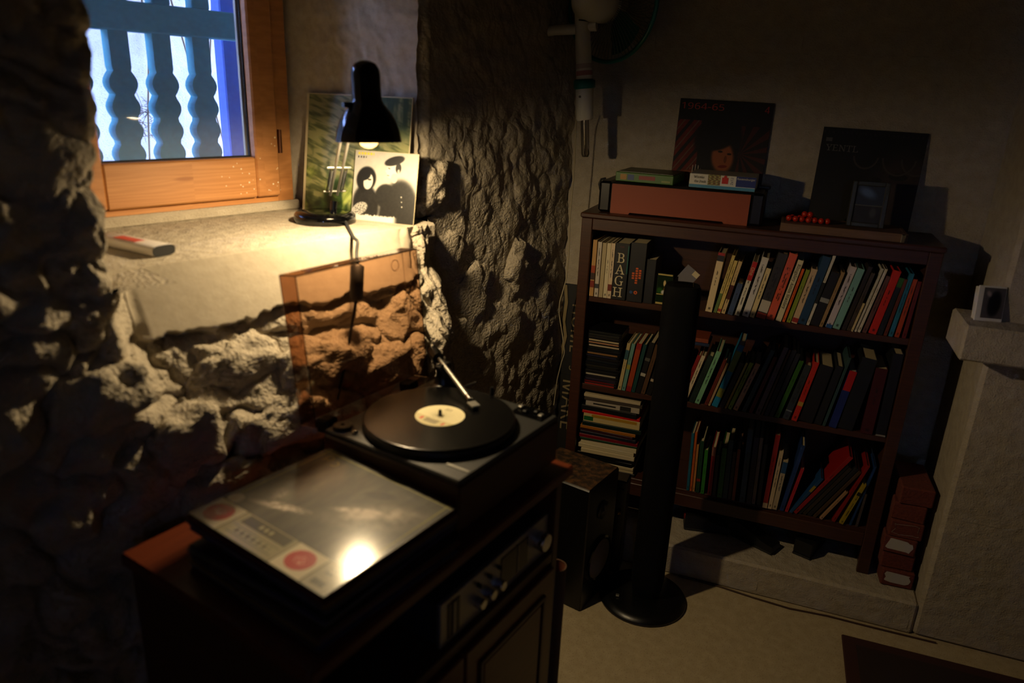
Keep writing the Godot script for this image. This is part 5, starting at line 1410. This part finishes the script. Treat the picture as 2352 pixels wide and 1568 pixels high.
	part("photo", sheet(0.080, 0.112, Vector3(0, 0.07, 0.001)), print_mat(paint(48, 64, func(x: float, y: float) -> Color:
		var c := Color(0.10, 0.14, 0.20) if y < 0.52 else Color(0.08, 0.08, 0.09)
		if absf(y - 0.53) < 0.015: return Color(0.3, 0.3, 0.25)
		c = c.lerp(Color(0.30, 0.38, 0.50), blob(x, y, 0.4, 0.18, 0.3, 0.12, 0.3, 0.6))
		c = c.lerp(Color(0.22, 0.22, 0.22), blob(x, y, 0.7, 0.72, 0.12, 0.14, 0.0, 0.5))
		return c), 0.6), fr)
	part("backing", Mb.new().box(Vector3(0, 0.07, -0.004), Vector3(0.09, 0.13, 0.003)), M.black_matt, fr)
	var gl := thing("glass_stopper", "small clear glass block at the end of the wooden tray", "ornament", K(0.349, CASE_Y, 2.4525), BOOK_TURN)
	part("block", Mb.new().box(Vector3(0, 0.014, 0), Vector3(0.012, 0.026, 0.008), 0.002), M.chrome, gl)

# ---------- fans, speakers and other floor things ----------
func build_tower_fan() -> void:
	var f := thing("tower_fan", "tall black tower fan on a round base in front of the bookcase", "fan", Vector3(0.497, 0.0, -2.13), -12.0)
	part("base", Mb.new().lathe([Vector2(0.0, 0.0), Vector2(0.147, 0.0), Vector2(0.150, 0.004), Vector2(0.149, 0.012), Vector2(0.12, 0.020), Vector2(0.06, 0.028), Vector2(0.0, 0.030)], 64), M.black, f)
	var poly := PackedVector2Array()
	for i in 32:
		var a := TAU * i / 32.0
		poly.append(Vector2(signf(cos(a)) * pow(absf(cos(a)), 0.75) * 0.056, signf(sin(a)) * pow(absf(sin(a)), 0.75) * 0.05))
	var rings := []
	for q in [[0.026, 0.80], [0.06, 0.92], [0.10, 1.0], [1.10, 1.0], [1.125, 0.97], [1.135, 0.88]]:
		var r := []
		for p in poly: r.append(Vector3(p.x * q[1] + 0.01, q[0], p.y * q[1]))
		rings.append(r)
	var b := Mb.new().smooth(true)
	b.ring_strip(rings, false)
	b.smooth(false)
	for i in 32: b.tri(Vector3(0.01, 1.135, 0), rings[5][i], rings[5][(i + 1) % 32], Vector3.UP)
	var tm := mat(Color(0.010, 0.010, 0.011), 0.85)
	tm.metallic_specular = 0.25
	part("column", b, tm, f)
	for k in 7:
		part("grille_rib", Mb.new().box(Vector3(-0.020 + k * 0.010, 0.62, -0.0495 + 0.0012 * absf(k - 3.0)), Vector3(0.0022, 0.84, 0.004), 0.001), M.black, f)
	part("control_panel", Mb.new().box(Vector3(0.01, 1.1355, 0.0), Vector3(0.06, 0.003, 0.055), 0.001), M.gloss_black, f)
	part("power_socket", Mb.new().box(Vector3(-0.085, 0.0275, 0.045), Vector3(0.012, 0.006, 0.012), 0.001), M.silver, f)

func build_speakers() -> void:
	# floor speaker beside the cabinet, its front towards the room
	var s := thing("floor_speaker", "black floor speaker with a worn veneer top and a pale round cone", "speaker", Vector3(0.229, 0.0, -2.195), 56.0)
	var h := 0.465
	var top := speckle(Color(0.34, 0.22, 0.11), Color(0.05, 0.035, 0.02), Color(0.62, 0.46, 0.24), 71, 0.55, 3.5, 0.0)
	part("cabinet", Mb.new().box(Vector3(0, h / 2.0, 0), Vector3(0.207, h, 0.24), 0.004), M.black, s)
	part("veneer_top", Mb.new().box(Vector3(0, h + 0.001, 0), Vector3(0.199, 0.003, 0.232), 0.001), top, s)
	var fw := Basis(Vector3.RIGHT, Vector3.BACK, Vector3.DOWN)
	var wr := part("woofer_ring", Mb.new().lathe([Vector2(0.070, 0.0), Vector2(0.083, 0.0), Vector2(0.083, 0.008), Vector2(0.076, 0.010), Vector2(0.070, 0.006)], 40, Vector3(0, 0.16, 0.119), fw, false), M.gloss_black, s)
	part("woofer_cone", Mb.new().lathe([Vector2(0.070, 0.006), Vector2(0.045, 0.010), Vector2(0.02, 0.013), Vector2(0.0, 0.014)], 40, Vector3(0, 0.16, 0.12), fw), mat(Color(0.40, 0.36, 0.29), 0.7), wr)
	part("tweeter", Mb.new().lathe([Vector2(0.032, 0.0), Vector2(0.032, 0.005), Vector2(0.014, 0.003), Vector2(0.0, 0.009)], 28, Vector3(0, 0.35, 0.12), fw), mat(Color(0.10, 0.10, 0.10), 0.35), s)
	var d := thing("dark_box", "dark varnished box with a brass knob standing between speaker and tower fan", "box", K(-0.432, 0.0, 2.308), BOOK_TURN)
	part("body", Mb.new().box(Vector3(0, 0.19, 0), Vector3(0.13, 0.38, 0.07), 0.005), mat(Color(0.055, 0.045, 0.035), 0.3), d)
	part("door", Mb.new().box(Vector3(0, 0.19, 0.037), Vector3(0.11, 0.32, 0.006), 0.002), mat(Color(0.07, 0.055, 0.04), 0.35), d)
	part("knob", Mb.new().lathe([Vector2(0.004, 0.0), Vector2(0.004, 0.006), Vector2(0.009, 0.011), Vector2(0.006, 0.016), Vector2(0, 0.018)], 16, Vector3(0.045, 0.26, 0.039), fw), mat(Color(0.72, 0.58, 0.30), 0.2, 1.0), d)
	var r := thing("card_roll", "upright brown cardboard roll between cabinet and speaker", "roll", C(0.775, 0.0, 0.405), 0.0)
	part("tube", Mb.new().lathe([Vector2(0.023, 0.60), Vector2(0.026, 0.60), Vector2(0.026, 0.0), Vector2(0.023, 0.0)], 24, Vector3.ZERO, Basis(), false), mat(Color(0.30, 0.20, 0.12), 0.8), r)
	part("lining", Mb.new().lathe([Vector2(0.0228, 0.0), Vector2(0.0228, 0.598)], 24), mat(Color(0.42, 0.20, 0.10), 0.8), r)

func build_poster() -> void:
	# big folded paper bag squeezed between the stone wall and the bookcase
	var p := thing("paper_bag", "folded black paper bag with cream sideways lettering beside the bookcase", "bag", K(-0.715, 0.12, 2.700), BOOK_TURN)
	var dk := mat(Color(0.085, 0.085, 0.075), 0.6)
	part("panel", Mb.new().box(Vector3(0, 0.45, 0), Vector3(0.105, 0.77, 0.006), 0.002), dk, p)
	var side := Mb.new()
	var zig := [[-0.052, 0.83], [-0.044, 0.76], [-0.050, 0.68], [-0.038, 0.62], [-0.055, 0.52], [-0.060, 0.44], [-0.068, 0.36], [-0.062, 0.26], [-0.070, 0.14]]
	for i in zig.size() - 1:
		var a: Array = zig[i]
		var b: Array = zig[i + 1]
		side.quad(Vector3(a[0], a[1], 0.006), Vector3(a[0] + 0.014, a[1], 0.010), Vector3(b[0] + 0.014, b[1], 0.010), Vector3(b[0], b[1], 0.006), Vector3.BACK)
		side.quad(Vector3(a[0], a[1], 0.006), Vector3(a[0] - 0.002, a[1], 0.000), Vector3(b[0] - 0.002, b[1], 0.000), Vector3(b[0], b[1], 0.006), Vector3.LEFT)
	part("cream_edge", side, mat(Color(0.52, 0.46, 0.32), 0.85), p)
	var turn := Basis(Vector3.BACK, deg_to_rad(-90.0))
	var lm := mat(Color(0.52, 0.46, 0.33), 0.8)
	flat_text("lettering", "HOME", 0.050, Vector3(0.012, 0.655, 0.0036), lm, p, turn, false, 0.20)
	flat_text("lettering", "S", 0.030, Vector3(0.006, 0.485, 0.0036), lm, p, turn)
	flat_text("lettering", "MAKE", 0.062, Vector3(0.000, 0.32, 0.0036), lm, p, turn, false, 0.22)
	part("fold_line", Mb.new().box(Vector3(0.0, 0.455, 0.0034), Vector3(0.10, 0.004, 0.001)), M.ink, p)

func build_hanging_fan() -> void:
	var f := thing("pedestal_fan", "white and teal fan hanging high in the corner without its foot", "fan", K(-0.700, 1.46, 2.50), BOOK_TURN)
	# local x along the back wall, z towards the room; origin at the foot of its chrome pole
	part("chrome_pole", Mb.new().tube([Vector3(0.034, 0.0, 0), Vector3(0.033, 0.01, 0), Vector3(0.018, 0.17, 0)], [0.010, 0.0145, 0.0145], 18), M.chrome, f)
	part("pole_socket", Mb.new().tube([Vector3(0.022, 0.120, 0.0), Vector3(0.021, 0.126, 0), Vector3(0.0135, 0.222, 0)], [0.026, 0.029, 0.030], 24), M.plastic, f)
	part("screw", Mb.new().tube([Vector3(0.008, 0.195, 0.028), Vector3(0.008, 0.195, 0.032)], 0.004, 10), M.black, f)
	part("collar", Mb.new().tube([Vector3(0.0135, 0.220, 0), Vector3(0.013, 0.224, 0), Vector3(0.011, 0.246, 0), Vector3(0.0108, 0.250, 0)], [0.031, 0.036, 0.036, 0.031], 28), M.teal, f)
	part("neck", Mb.new().tube([Vector3(0.011, 0.25, 0), Vector3(-0.015, 0.47, 0)], [0.027, 0.024], 24), M.plastic, f)
	var wrap := mat(Color(0.62, 0.42, 0.38), 0.5)
	for k in 2:
		part("sticker", Mb.new().tube([Vector3(0.0095 - 0.0025 * k, 0.262 + 0.022 * k, 0), Vector3(0.0075 - 0.0025 * k, 0.277 + 0.022 * k, 0)], 0.0274, 24, false), wrap if k == 0 else mat(Color(0.66, 0.60, 0.58), 0.5), f)
	part("tilt_head", Mb.new().box(Vector3(-0.018, 0.475, 0.0), Vector3(0.036, 0.06, 0.036), 0.006), M.plastic, f)
	part("carry_arm", Mb.new().tube([Vector3(-0.03, 0.405, 0.0), Vector3(-0.10, 0.40, 0.01), Vector3(-0.22, 0.375, 0.02)], [0.017, 0.016, 0.011], 14), M.plastic, f)
	part("knob", Mb.new().tube([Vector3(0.0, 0.41, 0.0), Vector3(0.04, 0.415, 0.0)], [0.012, 0.016], 16), M.plastic, f)
	# head: axis from the motor towards the wall and to the right
	var ax := Vector3(0.42, 0.02, -0.88).normalized()
	var bz := ax
	var bx := Vector3.UP.cross(bz).normalized()
	var by := bz.cross(bx)
	var hb := Basis(bx, bz, bx.cross(bz))
	var hub := Vector3(0.066, 0.492, -0.07)
	part("motor_housing", Mb.new().lathe([Vector2(0.0, -0.185), Vector2(0.035, -0.16), Vector2(0.058, -0.135), Vector2(0.066, -0.09), Vector2(0.066, -0.03), Vector2(0.05, -0.022), Vector2(0.0, -0.022)], 40, hub, hb), M.plastic, f)
	for k in 6:
		part("vent_slot", Mb.new().box(hub - ax * (0.11 - k * 0.012) + Vector3(-0.020, -0.062, 0.02), Vector3(0.004, 0.018, 0.004), 0.001, hb), M.black_matt, f)
	var cr := 0.182
	var rimp := []
	for k in 65:
		var a := TAU * k / 64.0
		rimp.append(hub + (bx * cos(a) + by * sin(a)) * cr)
	var cg := part("cage_rim", Mb.new().tube(rimp, 0.0075, 10, false), M.teal, f)
	var wire := mat(Color(0.36, 0.36, 0.34), 0.5)
	var rear := Mb.new()
	var fore := Mb.new()
	for k in 72:
		var a := TAU * k / 72.0
		for z in [-1.0, 1.0]:
			var pts := []
			for i in 6:
				var t := i / 5.0
				var aa: float = a + 0.35 * (1.0 - t) * z
				var rr := lerpf(0.035, cr, t)
				pts.append(hub + (bx * cos(aa) + by * sin(aa)) * rr + ax * z * (0.045 * cos(t * PI / 2.0)))
			(rear if z < 0.0 else fore).tube(pts, 0.0011, 4, false)
	part("rear_cage", rear, wire, cg)
	part("front_cage", fore, wire, cg)
	for k in 3:
		var blade := Mb.new().smooth(true)
		var a0 := TAU * k / 3.0
		var prev := []
		for i in 9:
			var t := i / 8.0
			var rr := lerpf(0.03, 0.16, t)
			var wd := 0.55 * sin(clampf(t * 1.05 + 0.25, 0.0, 1.0) * PI * 0.75) + 0.25
			var e := []
			for j in 5:
				var aa := a0 + (j / 4.0 - 0.5) * wd * 1.6
				e.append(hub + (bx * cos(aa) + by * sin(aa)) * rr + ax * (j / 4.0 - 0.5) * 0.035)
			if i > 0:
				for j in 4: blade.quad(prev[j], prev[j + 1], e[j + 1], e[j], -ax)
			prev = e
		part("blade", blade, mat(Color(0.10, 0.30, 0.30), 0.4), f)
	# its flex falls along the corner
	var c := thing("fan_flex", "thin pale flex falling from the hanging fan down the corner", "cord")
	var pts := [onk(1324, 272, 2.52), onk(1323, 300, 2.55), onk(1318, 400, 2.56), onk(1309, 500, 2.56), onk(1306, 590, 2.56), onk(1301, 640, 2.56), onk(1285, 695, 2.55), onk(1284, 720, 2.55), onk(1292, 770, 2.55), onk(1297, 810, 2.55), onk(1290, 830, 2.55), onk(1280, 870, 2.56), onk(1272, 930, 2.56)]
	var cv := Curve3D.new()
	for i in pts.size():
		var tg: Vector3 = (pts[min(i + 1, pts.size() - 1)] - pts[max(i - 1, 0)]) / 6.0
		cv.add_point(pts[i], -tg, tg)
	var fine := []
	var ln := cv.get_baked_length()
	for i in 70: fine.append(cv.sample_baked(ln * i / 69.0))
	part("flex", Mb.new().tube(fine, 0.0022, 6), M.pale_cord, c)

func build_fireplace() -> void:
	var m := thing("mantel_shelf", "thick whitewashed mantel shelf on the chimney breast", "mantel", K(0.522, 1.0, 2.25), BOOK_TURN)
	var pl := PackedVector2Array([Vector2(0, 0.0), Vector2(1.5, 0.0), Vector2(1.5, 0.102), Vector2(0, 0.102)])
	part("slab", Mb.new().box(Vector3(0.75, 0.051, -0.10), Vector3(1.5, 0.102, 0.205), 0.006), M.plaster, m)
	var fr := thing("photo_frame", "pale photo frame with a crumpled silver print on the mantel shelf", "photo frame", K(0.588, 1.102, 2.33), BOOK_TURN + 10.0)
	fr.rotation_degrees.x = -10.0
	part("board", Mb.new().box(Vector3(0, 0.05, 0), Vector3(0.072, 0.10, 0.005), 0.001), M.white, fr)
	part("photo", sheet(0.056, 0.086, Vector3(0.006, 0.052, 0.0029)), print_mat(paint(40, 56, func(x: float, y: float) -> Color:
		var c := Color(0.30, 0.29, 0.29)
		c = c.lerp(Color(0.03, 0.03, 0.03), blob(x, y, 0.55, 0.52, 0.28, 0.40, 0.2, 0.3))
		c = c.lerp(Color(0.55, 0.5, 0.48), blob(x, y, 0.25, 0.2, 0.12, 0.08, 0.5, 0.6))
		return c), 0.3), fr)
	part("stand", Mb.new().box(Vector3(-0.030, 0.048, -0.016), Vector3(0.003, 0.096, 0.03), 0.001), M.white, fr)
	fr = thing("photo_frame", "dark photo frame with a thin silver edge on the mantel shelf", "photo frame", K(0.672, 1.102, 2.36), BOOK_TURN)
	fr.rotation_degrees.x = -8.0
	part("board", Mb.new().box(Vector3(0, 0.055, 0), Vector3(0.09, 0.11, 0.006), 0.001), M.silver, fr)
	part("photo", sheet(0.082, 0.102, Vector3(0, 0.055, 0.0034)), print_mat(paint(40, 50, func(x: float, y: float) -> Color: return Color(0.03, 0.03, 0.035).lerp(Color(0.10, 0.09, 0.14), blob(x, y, 0.6, 0.6, 0.25, 0.3, 0.0, 0.6))), 0.2), fr)
	# bricks heaped between bookcase and chimney breast
	rng.seed = 9
	var lab := ["lowest brick of the small heap between bookcase and chimney", "second brick of the heap, white with old mortar", "third brick of the heap beside the bookcase", "fourth brick of the heap beside the bookcase", "fifth brick of the heap beside the bookcase", "topmost brick of the heap beside the bookcase"]
	var y := 0.122
	for i in 6:
		var b := thing("brick", lab[i], "brick", K(0.540 + rng.randf_range(-0.006, 0.006), y, 2.47 + rng.randf_range(0.0, 0.01) + 0.05), BOOK_TURN + rng.randf_range(-4.0, 4.0))
		var blk := part("block", Mb.new().box(Vector3(0, 0.0315, 0), Vector3(0.10, 0.062, 0.20), 0.004), M.brick, b)
		if i in [0, 2, 3]:
			var po := PackedVector2Array()
			for k in 14:
				var a := TAU * k / 14.0
				var cq := Vector2(signf(cos(a)) * pow(absf(cos(a)), 0.35), signf(sin(a)) * pow(absf(sin(a)), 0.35))
				po.append(Vector2(cq.x * 0.042 * rng.randf_range(0.78, 1.08), 0.033 + cq.y * 0.022 * rng.randf_range(0.6, 1.1)))
			part("mortar_patch", Mb.new().prism(po, 0.0995, 0.1015), M.mortar, blk)
		y += 0.063
	# brown flex lying along the foot of the step
	var fx := thing("floor_flex", "thin brown flex lying along the foot of the white step", "cord")
	var fp := []
	for q in [[1560, 1322], [1600, 1332], [1654, 1347], [1730, 1372], [1813, 1397], [1900, 1414], [1990, 1437], [2080, 1459], [2150, 1476]]:
		fp.append(onh(q[0], q[1], 0.0035))
	part("flex", Mb.new().tube(fp, 0.0033, 6), mat(Color(0.22, 0.13, 0.07), 0.6), fx)
	# mat on the floor
	var r := thing("floor_mat", "brown bordered mat on the floor before the chimney breast", "mat", onh(1932, 1460, 0.0), 0.0)
	var dx := onh(2170, 1520, 0.0) - onh(1932, 1460, 0.0)
	r.rotation_degrees.y = rad_to_deg(atan2(-dx.z, dx.x))
	part("border", Mb.new().box(Vector3(0.40, 0.005, 0.30), Vector3(0.80, 0.010, 0.60), 0.003), mat(Color(0.20, 0.075, 0.03), 0.85), r)
	part("field", Mb.new().box(Vector3(0.40, 0.0095, 0.30), Vector3(0.72, 0.004, 0.52), 0.001), mat(Color(0.13, 0.07, 0.035), 0.9), r)
	# shoes pushed under the bookcase
	var names := ["dark shoe with a red heel under the bookcase nearest the tower fan", "dark shoe lying on its side under the middle of the bookcase", "dark flat shoe under the right part of the bookcase"]
	var at := [[-0.095, 2.52, 10.0], [0.085, 2.50, -25.0], [0.275, 2.55, 70.0]]
	for i in 3:
		var s := thing("shoe", names[i], "shoe", K(at[i][0], 0.1205, at[i][1]), BOOK_TURN + at[i][2])
		var sole := PackedVector2Array([Vector2(-0.075, 0.0), Vector2(0.075, 0.0), Vector2(0.085, 0.012), Vector2(0.08, 0.030), Vector2(0.04, 0.036), Vector2(-0.005, 0.052), Vector2(-0.05, 0.066), Vector2(-0.08, 0.062), Vector2(-0.083, 0.02)])
		part("upper", Mb.new().prism(sole, -0.03, 0.03), mat(Color(0.04, 0.038, 0.038), 0.5), s)
		part("sole", Mb.new().box(Vector3(0.0, 0.004, 0), Vector3(0.165, 0.008, 0.066), 0.003), M.black_matt, s)
		if i < 2: part("heel_tab", Mb.new().box(Vector3(-0.079, 0.045, 0), Vector3(0.012, 0.02, 0.03), 0.003), mat(Color(0.40, 0.03, 0.03), 0.5), s)

func _ready() -> void:
	set_up()
	make_materials()
	build_window_wall()
	build_shell()
	build_window()
	build_outside()
	build_cabinet()
	build_turntable()
	build_record_pile()
	build_lamp()
	build_cord()
	build_sill_things()
	build_bookcase()
	make_marks()
	build_books()
	build_case_top()
	build_tower_fan()
	build_speakers()
	build_poster()
	build_hanging_fan()
	build_fireplace()
